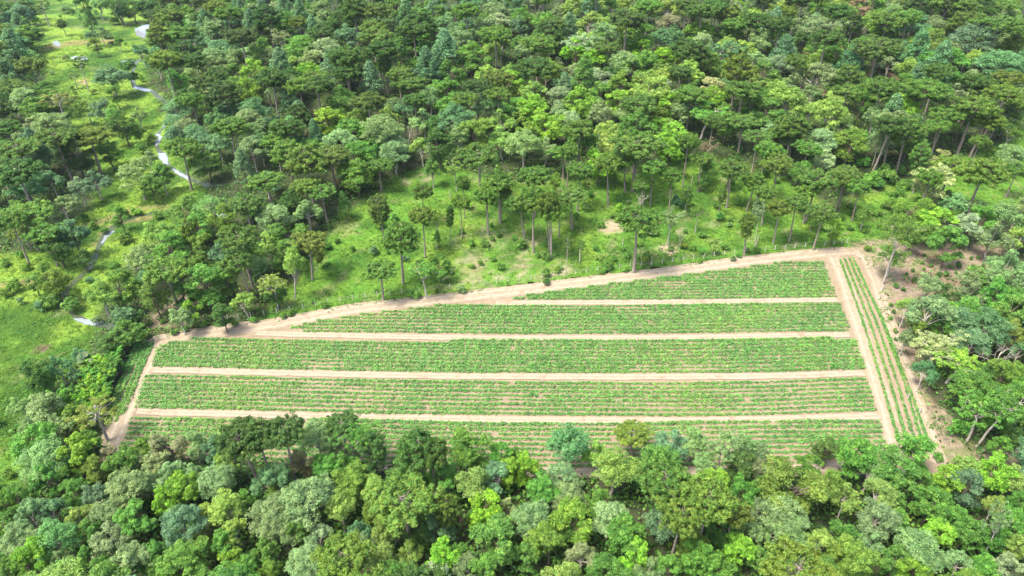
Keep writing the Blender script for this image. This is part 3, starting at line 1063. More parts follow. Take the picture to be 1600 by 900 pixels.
def kind_set(models, name, cat, leafm, barkm, trunk_name="trunk"):
    out_ = []
    for tr, cr, W_, H_, hc in models:
        tr.materials.append(barkm)
        if cr is not None:
            cr.materials.append(leafm)
        out_.append((tr, cr, W_, H_, hc))
    return dict(models=out_, name=name, cat=cat, trunk=trunk_name)


KINDS = {
    'P': kind_set([t_araucaria(11), t_araucaria(12), t_araucaria(13, 'dome'), t_araucaria(14), t_araucaria(15, 'flat'), t_araucaria(16, 'flat')], "araucaria_tree", "tree", M_NEEDLE, M_BARK),
    'T': kind_set([t_araucaria(21, 'tall'), t_araucaria(22, 'tall')], "araucaria_tree", "tree", M_NEEDLE, M_BARK),
    'Q': kind_set([t_araucaria(31, 'sparse'), t_araucaria(32, 'sparse')], "araucaria_tree", "tree", M_NEEDLE, M_PALEBARK),
    'D': kind_set([t_round(s, True) for s in (41, 42, 43, 44, 45)], "domed_tree", "tree", M_LEAF, M_PALEBARK),
    'R': kind_set([t_round(s) for s in (51, 52, 53, 54, 55)], "bushy_tree", "tree", M_LEAF, M_DARKBARK),
    'L': kind_set([t_round(s, False, True) for s in (56, 57, 58, 59)], "broadleaf_tree", "tree", M_LEAF, M_DARKBARK),
    'F': kind_set([t_feathery(s) for s in (101, 102, 103, 104)], "feathery_tree", "tree", M_LEAF, M_PALEBARK),
    'C': kind_set([t_conifer(61), t_conifer(62)], "conifer_tree", "tree", M_NEEDLE, M_DARKBARK),
    'E': kind_set([t_open(71), t_open(72), t_open(73, 0.8)], "pale_stemmed_tree", "tree", M_LEAF, M_PALEBARK),
    'X': kind_set([t_bare(81), t_bare(82)], "bare_tree", "tree", M_LEAF, M_PALEBARK),
    'S': kind_set([t_shrub(91), t_shrub(92), t_shrub(93), t_shrub(94)], "shrub", "shrub", M_LEAF, M_DARKBARK, "stem"),
    'B': kind_set([t_bamboo(95), t_bamboo(96), t_bamboo(97)], "bamboo_clump", "bamboo", M_LEAF, M_PALEBARK, "culm"),
}
COLOURS = {  # leaf base colours
    'dk': (0.060, 0.142, 0.026), 'gr': (0.096, 0.212, 0.032), 'fr': (0.096, 0.238, 0.036), 'li': (0.160, 0.325, 0.030), 'ye': (0.185, 0.300, 0.055), 'ol': (0.120, 0.220, 0.030),
    'gg': (0.160, 0.260, 0.092), 'bg': (0.098, 0.215, 0.086), 'pa': (0.28, 0.32, 0.125), 'br': (0.20, 0.20, 0.10), 'pg': (0.215, 0.315, 0.140)}
WORDS = {'dk': 'dark-green', 'gr': 'mid-green', 'fr': 'fresh-green', 'li': 'lime-green', 'ye': 'yellowish', 'ol': 'olive', 'gg': 'grey-green', 'bg': 'bluish-green', 'pa': 'cream-coloured',
         'br': 'brownish', 'pg': 'whitish-green'}

# ------------------------------------------------------------------ where each tree stands: crops of the photograph, 3x enlarged: x, y of the crown, its width, kind, colour, (x, y of the foot)
REG = {}
REG['K', 800, 600] = """270,300,230,R,bg 565,265,170,P,ol,565,340 745,285,150,R,bg 845,280,150,R,gg 990,300,130,E,gg 1090,290,100,R,gg 1165,310,90,R,gg 60,410,130,L,li 20,345,80,L,fr
240,440,110,D,gg 385,330,120,R,ye 480,420,190,R,ye 690,385,190,L,fr 715,450,230,P,gr 910,400,140,R,gg 1060,400,140,L,dk 1145,395,100,R,gg 265,515,160,D,gg 150,505,110,L,fr
920,545,230,P,ol 790,600,210,P,ol 1040,610,140,P,ol 90,615,170,D,gg 290,645,190,L,li 455,630,160,D,pg 530,715,170,L,fr 175,740,180,R,ol 60,810,110,L,fr 330,810,140,R,gg 430,875,140,L,fr
645,870,130,R,gg 735,880,110,L,fr 860,810,150,L,fr 570,805,120,L,li 1090,515,130,L,fr 1175,500,80,L,fr 1165,590,120,R,gg 1120,695,110,R,gg 1060,770,130,L,li 1150,820,110,L,fr 970,870,130,L,fr
700,650,150,R,bg 400,560,120,R,gr 525,865,90,L,li 280,875,80,R,ye 840,745,120,R,ol 990,700,120,R,dk 590,420,100,R,dk 250,700,90,L,fr"""
REG['J', 400, 600] = """130,240,210,P,dk 20,250,180,P,dk 400,190,170,P,dk,430,345 290,250,160,D,gg 350,300,90,D,gg 480,255,130,E,fr 530,330,150,L,dk 230,365,140,R,br 335,395,130,L,fr 760,320,230,P,dk 830,350,170,P,dk
1000,330,190,L,gr 1150,345,110,L,fr 960,290,110,R,gr 80,445,170,R,bg 240,525,230,D,gg 440,480,150,R,ol 395,580,160,R,ye 690,560,290,P,ol,730,770 570,500,140,R,ye 900,595,160,T,ol 1020,480,160,R,ye 880,480,130,L,fr
1080,585,150,L,li 1175,600,100,R,pa 1140,735,200,L,fr 60,620,190,D,gg 145,665,150,D,gg 235,820,180,D,gg 415,800,240,P,ol 600,820,180,R,ye 590,705,120,R,ye 710,800,130,R,ye 870,805,140,L,li
965,800,100,L,fr 985,865,130,R,gg 30,805,110,L,fr 300,715,110,R,pg 125,490,110,R,ol 1130,440,120,R,bg 1185,430,90,R,li 60,880,110,R,ol 860,680,140,L,bg 640,885,100,L,fr 1085,885,130,L,fr
840,885,110,L,pg 205,690,110,L,gr 480,690,100,R,bg 510,765,110,R,gg 640,660,120,R,ye 760,690,130,R,dk 430,400,110,L,fr 360,880,110,L,gr 700,440,140,R,gr 560,600,110,L,ol"""
REG['I', 0, 600] = """200,110,170,R,gg 280,140,150,E,gg 160,210,130,R,gg 100,110,110,R,gg 450,130,230,Q,ol,505,265 390,110,150,R,ol 200,350,190,D,gg 345,340,150,L,li 230,455,120,L,fr 350,515,110,L,fr
450,405,110,R,ol 520,345,90,R,br 580,380,150,R,gr 680,310,110,L,ol 795,290,140,R,br 640,375,110,R,gg 720,390,120,L,pa 905,275,130,R,gg 995,285,120,R,bg 820,430,180,R,gg 1075,375,100,L,ye
1150,250,220,P,dk 1010,440,160,D,gg 1025,395,90,R,bg 560,460,120,D,gg 610,480,190,D,gg 450,520,130,R,bg 860,485,140,L,li 780,550,120,L,li 1060,570,180,R,ye 640,640,160,L,fr 385,630,150,R,ye
490,600,140,D,gg 860,645,180,D,bg 970,600,110,R,ye 260,715,170,D,bg 240,600,120,R,bg 150,600,130,R,gg 1155,545,80,L,fr 1100,680,130,R,ye 1065,745,120,L,fr 520,715,160,R,gg 410,715,110,L,fr
600,835,190,R,gg 710,805,130,L,fr 870,845,210,R,ol 955,780,120,R,ol 1080,835,100,L,li 180,795,130,L,li 80,735,160,D,gg 110,850,100,R,ol 280,835,120,R,gg 430,835,120,R,gr 30,855,90,R,gr
1155,855,110,L,fr 430,285,110,R,gr 60,640,90,R,gr 90,545,120,R,gr 265,370,90,X,br 85,765,80,X,br 700,470,110,R,gg 330,430,90,R,gr 740,860,110,L,gr 20,560,90,L,gr 40,420,70,S,gr"""
REG['L', 1200, 600] = """280,325,130,R,dk 410,345,180,L,fr 700,330,210,L,fr 570,400,190,L,fr 480,430,110,R,gg 115,490,230,R,ol 270,480,110,R,ol 370,525,130,R,ye 90,600,190,D,gg 110,670,150,D,gg 520,620,170,D,gg
520,520,170,R,ye 620,510,120,L,fr 765,560,160,L,fr 835,450,130,L,li 930,385,150,R,ye 1060,410,180,L,li 1150,430,120,R,ye 1085,305,110,L,fr 930,490,140,L,bg 1040,595,110,E,gg,1000,830 1065,565,100,R,ye
860,625,110,L,fr 725,765,200,D,gg 480,740,110,R,gg 350,725,120,L,fr 240,740,130,R,ye 140,795,150,R,gg 410,830,200,R,ol 600,840,110,L,fr 690,870,150,L,li 900,840,130,R,gg 1150,660,130,L,fr
1170,770,110,L,ye 1030,875,120,L,fr 1130,885,120,L,pg 800,700,120,L,li 610,640,100,L,fr 930,690,120,L,fr 310,800,110,R,ol 150,875,120,R,gg 250,875,110,L,fr 1000,110,200,E,fr,930,275 1110,90,200,E,fr,975,290
900,205,120,S,fr 1150,255,110,L,dk 700,470,130,R,fr 1040,720,120,L,fr 190,400,110,L,gr 60,410,110,R,ol 1180,560,90,L,fr 20,700,100,R,gg 800,340,60,S,fr"""
REG['H', 1200, 300] = """660,85,150,R,ol 615,175,180,E,gr,535,430 690,190,110,R,gr 570,300,130,E,ol,560,400 785,150,150,L,li 865,45,110,R,gg 940,170,130,L,pg 850,250,140,L,fr 1010,130,120,R,fr 1100,110,160,R,gg 1185,70,110,R,gg
1060,205,140,R,gg 1170,210,110,R,ye 1130,340,160,R,gg 1050,410,110,R,gg 975,405,100,L,fr 890,405,110,E,gg,900,540 760,440,140,R,gg 825,490,100,L,dk 950,475,130,R,gg 655,545,110,R,ye 765,560,190,R,gg
1080,490,140,L,fr 1150,560,150,L,fr 910,605,160,D,bg 1040,625,170,D,bg 820,630,100,R,gr 970,695,140,D,bg 1150,660,130,R,ye 770,715,190,E,pa,745,850 1090,740,150,X,br 910,800,210,E,li,835,895
1190,745,80,R,bg 1120,860,140,R,ol 740,840,110,R,bg 650,690,80,R,gg 690,645,90,R,ol 985,85,110,E,gg,930,122 620,30,90,R,gr 1190,410,100,R,gg 1190,860,90,R,ol 1030,860,100,R,dk
895,340,38,S,dk 965,352,34,S,dk 850,350,24,S,gr 685,412,36,S,dk 800,388,34,S,dk 835,382,36,S,gr 603,440,34,S,gr 636,455,30,S,gr 577,527,30,S,gr 590,560,28,S,dk 575,590,30,S,gr 598,650,30,S,gr 600,690,26,S,dk
650,385,22,S,dk 678,365,24,S,gr 725,330,26,S,gr 733,295,24,S,gr 765,345,24,S,gr 940,378,22,S,gr 1010,345,22,S,dk 953,310,24,S,dk 985,305,24,S,gr 1015,360,22,S,dk 880,375,20,S,gr 730,360,22,S,gr 560,255,30,S,ol 470,262,44,S,ol
500,100,40,S,gr 440,115,38,S,gr 400,95,50,S,gr 385,165,40,S,gr 345,115,40,S,gr 300,195,60,S,gr 460,180,36,S,gr 560,60,60,S,gr"""
REG['G', 800, 300] = """100,60,150,P,gr,100,285 185,110,120,P,gr,185,315 275,20,140,P,gr,280,175 262,205,50,Q,gr,255,378 325,242,42,Q,gr,317,328 595,140,210,P,gr,570,378 600,30,70,X,br,600,105 740,120,120,E,gg,725,250
872,95,75,E,ol,857,192 1100,150,90,T,ol,1085,302 1135,90,70,E,gg,1138,250 780,40,80,S,bg 20,60,120,P,gr,60,235 160,40,110,P,gr,175,275 225,80,90,P,gr,222,210 800,180,40,X,br,780,287
40,245,70,S,gr 410,295,52,S,fr 478,312,40,S,fr 435,362,42,S,fr 530,362,42,S,fr 540,292,45,S,gr 160,297,60,S,gr 390,262,42,S,fr 120,292,40,S,gr 990,250,60,S,fr 1060,290,42,S,fr 895,275,50,S,fr 850,262,42,S,gr 932,282,36,S,fr 890,200,44,S,gr
475,110,42,S,gr 680,100,42,S,gr 1035,307,42,S,gg 880,322,34,S,gr 160,420,48,S,dk 15,215,40,S,fr 745,265,40,S,gr 960,60,50,S,gr 1020,128,36,S,gr 600,240,40,S,ol 520,265,36,S,gr 650,190,60,S,gg 1150,270,50,S,gr 350,70,60,S,gr 300,110,44,S,gr 640,300,60,S,ol"""
REG['F', 400, 300] = """30,80,110,P,dk,35,175 412,62,80,C,dk,430,135 575,80,150,T,gr,605,245 680,210,170,P,gr,690,432 585,370,150,P,gr,597,507 780,110,115,P,ol,795,308 850,120,60,E,ye,848,265 910,110,50,T,dk,910,245 848,215,50,C,gr,848,262
790,370,150,E,fr,803,500 860,345,90,R,gr 160,200,160,R,gr 250,230,150,P,ol,265,412 55,250,140,R,ye 195,340,110,R,ye,185,510 75,425,120,E,ye,105,552 1080,20,115,P,gr,1090,203 1150,10,90,P,gr,1148,145
550,272,60,S,bg 125,577,46,S,fr 165,562,46,S,gr 85,542,42,S,gr 318,533,42,S,fr 262,512,30,S,fr 335,472,32,S,gr 958,452,64,S,gg 1112,312,38,S,fr 900,417,36,S,fr 740,475,76,S,fr 965,182,42,S,gr
330,250,60,S,fr 380,225,40,S,fr 450,262,40,S,fr 300,200,46,S,gr 20,560,50,S,gr 130,300,120,R,gr 20,350,100,R,gg 700,310,40,S,bg 1010,240,44,S,fr 1050,330,36,S,gr 1150,350,50,S,gr 620,280,30,S,gr 560,460,30,S,fr 640,120,60,S,fr 90,470,90,R,dk 280,300,60,R,ol 1105,215,36,S,gr 1140,200,36,S,gr"""
REG['E', 0, 300] = """130,100,200,P,gr,180,275 50,150,130,P,gr 110,200,110,P,ol,150,270 205,200,150,P,gr,272,347 340,205,120,L,bg 255,250,150,R,dk 390,312,70,R,dk 205,400,110,R,gr 250,415,130,R,ol 160,425,60,R,dk 300,60,120,R,gg
640,320,140,E,gg 750,190,150,R,ye 785,275,180,R,gr 780,375,190,P,ol,845,565 880,190,110,T,ol,912,348 940,255,120,R,ol 1130,225,180,P,gr 1110,330,140,P,gr,1187,522 970,430,180,L,fr 900,560,90,R,li 1140,510,110,R,ye,1167,588
840,585,110,R,gg 470,480,150,R,ye 560,450,140,R,ol 600,530,150,R,bg 620,610,150,L,gr 540,660,140,L,dk 1000,60,130,E,gg,1015,205 1150,60,140,P,gr 850,100,150,R,gr 690,410,110,R,bg 1045,580,110,R,dk 420,745,100,D,pg
270,810,100,R,bg 160,860,120,L,dk 235,510,120,S,gr 330,530,110,S,gr 190,530,80,S,bg 735,607,42,S,gr 865,642,46,S,gr 815,657,44,S,fr 955,622,48,S,fr 1100,617,38,S,gr 800,600,44,S,gr 1187,598,44,S,fr 720,490,120,R,gr 660,560,100,R,dk
490,180,50,S,dk 575,100,70,S,ol 640,90,60,S,ol 430,160,50,S,gr 420,410,50,S,bg 470,70,50,S,dk 740,110,60,S,gr 370,760,70,R,bg 210,880,90,R,gr 590,210,80,S,gr 560,380,90,R,gr 940,350,120,R,ol 1070,420,110,R,gr 860,480,110,R,dk 1060,130,120,R,ol 450,600,60,S,gg
115,350,60,S,ol 60,440,90,S,ol 20,470,70,S,ol 590,790,70,R,dk 350,850,60,R,bg"""
REG['A', 0, 0] = """460,25,80,R,gg 400,20,80,R,dk 545,20,130,R,dk 570,60,65,R,bg 415,95,75,C,dk 470,152,75,R,gg 430,157,55,R,bg 95,60,120,R,bg 35,90,110,R,bg 135,160,110,L,gr 55,145,95,R,bg 195,20,100,Q,gr,232,122 287,110,60,T,gr,312,168
372,290,80,Q,gr,417,428 345,355,66,Q,gr,362,415 530,370,180,R,bg,552,458 40,240,120,R,dk 60,325,130,P,dk 180,350,75,P,gr,200,400 100,440,140,P,gr,95,545 270,465,170,Q,ye,322,612 175,510,130,L,gr 400,500,100,R,ye 470,515,110,R,bg 575,590,115,R,dk
645,535,66,R,gg 640,612,70,R,gr 530,512,60,S,gr 150,590,80,R,pg 110,630,95,R,gg 260,640,170,P,gr 415,650,190,P,ol,477,822 500,700,130,R,gr 350,725,140,R,dk 110,740,210,P,gr,197,895 240,840,95,R,bg 445,845,120,R,bg 365,882,90,R,pg 40,805,120,P,gr,45,895
690,740,75,R,gg 640,820,170,R,gg 705,875,85,L,fr 25,480,120,R,dk 30,600,120,P,dk 30,695,120,R,gg 660,240,85,R,bg 620,45,90,R,gr 310,40,60,S,gg 750,30,100,R,gr 690,60,60,S,gr 530,95,60,S,gr 510,175,70,S,gg 150,280,60,S,gr 240,340,30,S,pg
770,835,60,S,gg 830,90,120,R,gr 920,110,110,R,gg 990,300,120,D,gg 1010,265,110,D,gg 920,300,100,R,gr 1130,170,140,P,dk 850,165,110,R,dk 870,245,140,P,dk 960,220,100,R,bg 1050,440,150,P,dk 1185,345,110,L,li 850,380,120,L,fr 1165,430,110,L,li
1020,545,120,R,bg 920,620,100,D,bg 950,660,110,D,bg 1020,665,110,D,bg 1090,590,100,D,gg 1160,560,130,D,gg 1180,690,130,D,gg 1140,785,120,C,bg 860,700,150,P,gr,900,892 960,765,130,L,gr 880,590,110,D,gg 820,570,90,D,bg 730,270,130,R,bg 800,300,100,R,bg
1000,140,120,R,gg 1070,90,110,R,bg 1170,60,130,R,gg 1030,350,110,P,dk 950,380,110,P,dk 900,470,120,P,gr 960,490,100,R,dk 1100,350,100,R,gr 660,690,80,S,gr 720,650,60,S,gr 1100,270,100,R,gg 820,630,100,R,bg 540,440,70,R,gr 310,270,40,S,gg 600,330,90,R,dk 760,500,50,S,gr"""
REG['B', 400, 0] = """200,90,120,C,bg 300,40,110,R,gg 315,95,100,R,gg 60,80,130,P,dk 95,40,90,D,pg 460,40,140,P,dk 560,50,140,P,gr 660,40,130,R,gr 760,105,140,P,dk 255,335,105,L,li 160,312,105,R,ye 60,255,90,D,gg 115,262,80,R,gg
285,180,110,D,gg 335,225,140,D,pg 420,262,160,P,dk 600,232,160,P,dk 565,165,150,P,gr 860,245,95,L,gr 1110,240,115,R,ye 1010,265,120,L,gr 850,300,125,C,bg 540,385,140,C,bg 670,345,110,P,gr 590,312,85,P,gr 70,370,150,P,dk
290,410,140,P,dk 160,480,120,C,bg 425,345,120,P,dk 335,570,130,L,li 378,580,80,L,li 640,482,75,D,gg,650,535 722,400,150,P,gr,735,540 400,480,130,R,gr 530,485,150,P,gr 150,600,140,P,dk 612,542,95,R,ye 590,600,180,D,gg 640,640,130,D,pg
650,705,130,D,gg 450,612,130,L,fr 278,635,90,C,bg 60,560,95,R,bg 930,545,170,D,bg 790,560,130,R,gg 715,620,70,X,br 1040,625,150,R,ol 1150,565,130,R,ye 1090,482,140,D,gg 1150,645,120,R,ye 780,690,110,R,ye 860,685,130,R,dk
1050,740,190,P,gr 910,790,100,E,ye,940,893 580,790,125,P,gr,587,893 340,730,180,P,gr,377,895 460,740,150,L,fr 235,755,170,P,gr 150,710,150,P,gr 40,850,160,P,gr,95,1015 1140,850,140,P,gr 1040,400,120,P,dk 1080,350,110,R,ye 940,170,140,D,gg 900,112,110,R,gg
1150,60,100,D,gg 995,30,120,C,bg 540,690,100,L,fr 1180,340,80,R,ye 807,640,40,Q,gg,815,832 700,170,110,R,dk 780,190,110,R,gr 1080,130,130,R,gg 380,110,90,R,dk 440,170,120,R,bg 30,160,110,R,dk 120,180,110,R,gg 480,330,80,R,dk 760,300,100,P,gr
920,340,110,R,gr 1130,440,110,P,gr 200,540,110,P,dk 480,560,110,L,gr 900,430,120,R,gr 980,470,110,P,gr 740,470,100,P,dk 20,680,110,R,bg 90,660,120,P,gr 260,280,110,R,gg 840,600,90,R,dk 960,640,120,R,gg 180,380,110,R,dk 840,160,110,R,gr"""
REG['C', 800, 0] = """110,90,90,R,gg,125,160 40,190,100,E,gg,42,262 180,150,130,P,dk 270,50,95,R,ye 370,100,120,R,ye 430,120,110,R,ye 345,200,160,E,pg 150,230,130,R,ye 100,315,160,P,dk 300,262,130,L,li 385,285,130,L,li 520,290,130,D,gg 600,180,150,R,gr
700,172,115,R,bg 540,90,160,P,dk 740,105,110,D,br 880,150,120,L,li 990,230,160,E,bg,975,345 850,252,140,P,dk 830,335,160,R,ye 720,262,95,L,li 1060,115,130,P,gr 900,55,140,P,dk 1150,100,130,P,dk 1160,200,120,R,gg 1130,290,130,R,gg 1035,330,110,R,gr
1170,352,140,R,gr 340,370,150,C,gr 250,385,110,R,bg 235,425,110,C,bg 100,450,120,L,ye 90,520,130,L,li 130,585,160,L,li,175,700 320,485,150,L,li 510,400,120,R,ol 630,385,140,R,ye 690,350,90,R,ol 650,440,160,L,ye 500,480,120,L,li
600,490,160,P,gr 730,495,120,L,li 840,450,140,P,gr 940,405,115,D,pa 940,475,120,L,li 1080,420,150,P,gr 1120,492,115,L,fr 900,560,190,E,fr,880,655 1080,575,150,P,gr,1060,715 310,600,130,P,gr,310,825 420,535,130,R,gg 590,605,170,P,gr 580,700,230,P,gr,565,895
500,740,130,P,gr,530,897 755,650,150,L,li 740,720,110,L,li 910,690,90,E,br,880,825 240,735,125,P,gr,240,835 110,825,150,P,gr 410,765,130,L,li 612,872,95,P,gr,615,975 1020,790,130,T,gr,1010,893 1160,640,120,P,gr 1170,820,90,T,gr,1165,895 60,640,100,L,li
160,690,100,R,gg 30,340,90,R,dk 740,585,90,R,ye 30,120,90,R,bg 220,60,90,R,gg 460,50,110,R,gr 640,30,120,P,gr 740,40,110,R,ye 820,20,110,P,dk 980,60,110,R,gg 1010,150,110,R,gr 210,320,110,R,gg 440,230,120,P,gr 620,290,110,L,gr 760,170,110,R,bg
60,240,100,R,gg 470,360,100,R,dk 560,330,110,R,gr 410,440,110,R,gr 1000,400,100,R,gg 220,540,110,R,gg 440,620,110,L,ye 680,560,100,R,ol 800,520,110,R,gg 990,540,100,R,gr 30,560,90,L,ye 360,660,90,P,gr"""
REG['D', 1200, 0] = """40,200,95,L,li 225,115,180,E,gg,205,272 345,125,110,E,gg,365,205 300,60,100,R,ye 410,50,115,R,br 595,50,95,D,gg 500,15,100,L,fr 90,30,110,R,ye 60,110,120,P,dk 320,245,115,L,fr 375,245,70,R,pa 505,215,200,P,dk,462,442 560,100,160,P,gr
665,100,160,D,bg 820,60,180,P,gr,805,165 760,215,160,R,ol 850,232,105,D,gg 970,170,190,D,bg 1090,110,200,P,gr 965,100,110,P,ol 1115,52,85,D,gg 830,310,190,L,fr 660,325,125,R,ye 1080,290,200,D,bg 1140,375,150,P,ol 740,420,210,P,gr 980,400,90,R,gg
1100,430,170,P,ol 540,410,150,P,gr 230,355,200,R,gg 380,355,120,P,gr 370,425,110,P,gr 60,300,130,D,gg 90,460,180,R,ye 300,530,150,R,ye,265,705 640,510,160,L,li 500,545,100,R,gg 575,570,140,P,gg,540,785 830,540,150,P,gr 970,490,180,P,ol,885,722
1035,560,140,P,ol,945,735 655,610,150,P,gr,600,815 120,590,150,P,gr 190,690,120,P,gr,130,852 690,735,120,T,gr,680,905 860,780,160,P,ol 800,750,90,R,pa 785,865,170,L,pa 1010,810,180,P,ol 1150,720,120,D,gg 1170,800,100,P,gr 340,815,100,R,ye
230,845,150,P,gr 30,765,120,P,gr,20,980 430,650,90,L,fr 560,810,110,S,fr 765,600,110,P,gr,760,762 490,650,100,E,gg,490,775 1130,560,110,R,dk 1190,490,80,P,ol 160,200,90,R,dk 430,160,100,R,gg 700,30,110,P,dk 930,30,110,P,gr 1010,60,100,P,dk 240,20,90,R,gr
440,250,80,R,gr 590,200,100,R,dk 620,400,110,R,gr 200,440,110,R,gg 440,480,90,R,gr 30,420,90,R,ye 920,320,90,R,dk 1170,200,110,P,ol 40,620,110,P,gr,50,730 110,650,80,P,gr,100,750 270,620,80,P,gr,250,715 1090,600,110,P,dk,1020,680
480,840,100,S,gr 640,860,80,S,gr 1100,700,60,S,fr 620,790,60,S,fr 520,860,80,S,fr 450,760,70,S,fr"""
# ------------------------------------------------------------------ place the trees
COL_SHARE = {}
recs = []
for (rn, ox, oy), txt in REG.items():
    for tok in txt.split():
        p = tok.split(',')
        WID = {'R': 1.3, 'L': 1.3, 'F': 1.3, 'D': 1.2, 'P': 1.15} if not (oy == 600 and float(p[1]) < 420 and ox > 300) else {'P': 1.05}
        if p[3] == 'R' and p[4] in ('gg', 'bg', 'ye', 'pg'):
            p[3] = 'F'
        r = dict(px=ox + float(p[0]) / 3, py=oy + float(p[1]) / 3, w=float(p[2]) / 3 * WID.get(p[3], 1.0), k=p[3], c=p[4], foot=None)
        if len(p) > 5:
            r['foot'] = (ox + float(p[5]) / 3, oy + float(p[6]) / 3)
        recs.append(r)
# the bamboo grove left of the field
BAMBOO = [(185, 545), (178, 570), (165, 560), (150, 575), (160, 590), (140, 590), (120, 600), (130, 612), (150, 608), (168, 598), (108, 618), (118, 630), (136, 628), (155, 625), (98, 640), (172, 580), (112, 645), (134, 642), (182, 560), (146, 555), (128, 575), (88, 625), (166, 612)]
for i, (a, b) in enumerate(BAMBOO):
    recs.append(dict(px=a, py=b - 6, w=34, k='B', c='li' if i % 3 else 'fr', foot=None))

rng = np.random.RandomState(77)
SHRINK = {'P': 0.42, 'T': 0.25, 'Q': 0.4, 'E': 0.4, 'C': 0.3, 'S': 0.05, 'B': 0.5}
for r in recs:
    ms = KINDS[r['k']]['models']
    r['m'] = int(rng.randint(len(ms)))
    r['rz'] = rng.rand() * 2 * math.pi
    r['zj'] = rng.uniform(0.92, 1.10)
    r['tilt'] = (rng.normal() * 0.025, rng.normal() * 0.025)
    tr, cr, W0, H0, hc0 = ms[r['m']]
    if r['foot']:
        P = ground_at(*r['foot'])
        hs = np.linspace(0.5, 30, 120)
        a, b, zc = project(P[None] + np.stack([0 * hs, 0 * hs, hs], 1))
        j = int(np.argmin(np.abs(b - r['py'])))
        h = hs[j]
        W = r['w'] * zc[j] / FPX
        s = W / W0
        r['tilt'] = (r['tilt'][0], float(np.clip((r['px'] - a[j]) * zc[j] / FPX / h, -0.13, 0.13)))
        r['sz'] = float(np.clip(h / hc0, 0.5 * s, 2.2 * s))
        r['s'] = s
    else:
        h = 8.0
        for _ in range(5):
            P = ground_at(r['px'], r['py'], h)
            zc = project(P + np.array([0, 0, h]))[2]
            s = float(r['w'] * zc / FPX / W0)
            zr = max(s, 0.2) ** (-SHRINK.get(r['k'], 0.35)) * r['zj'] * (0.78 if r['py'] < 330 and r['k'] == 'P' else 0.9)
            h = float(np.clip(hc0 * s * zr, 0.3, 17))
        r['s'] = s
        r['sz'] = h / hc0
    r['P'] = np.array(P, float)
    r['h'] = h

# the forest between the trees marked one by one
FOREST = [
    ('far', [(262, -25), (232, 40), (256, 110), (285, 190), (300, 262), (350, 300), (430, 332), (520, 328), (610, 284), (700, 260), (790, 272), (900, 268), (1000, 258), (1100, 236), (1185, 250), (1280, 285),
             (1390, 280), (1470, 258), (1530, 240), (1600, 210), (1760, 180), (1760, -25)]),
    ('left', [(-160, 400), (-160, -25), (40, -25), (60, 60), (50, 150), (140, 195), (150, 260), (120, 330), (60, 385), (0, 395)]),
    ('mid', [(185, 400), (240, 345), (330, 340), (400, 345), (500, 350), (475, 410), (420, 480), (370, 500), (330, 495), (300, 440), (230, 455), (215, 500), (165, 540), (150, 470)]),
    ('near', [(-200, 860), (-60, 790), (40, 735), (150, 720), (300, 735), (500, 775), (700, 775), (900, 775), (1230, 768), (1440, 765), (1500, 745), (1620, 735), (1800, 735), (1800, 1320), (-200, 1320)]),
    ('right', [(1440, 505), (1500, 450), (1590, 440), (1600, 380), (1660, 300), (1780, 300), (1780, 700), (1640, 690), (1540, 680), (1480, 630), (1450, 570)]),
]
fill = []
from mathutils.kdtree import KDTree
taken = [(r['P'][0], r['P'][1], r['s'] * KINDS[r['k']]['models'][r['m']][2] * 0.5) for r in recs if r['k'] != 'S']
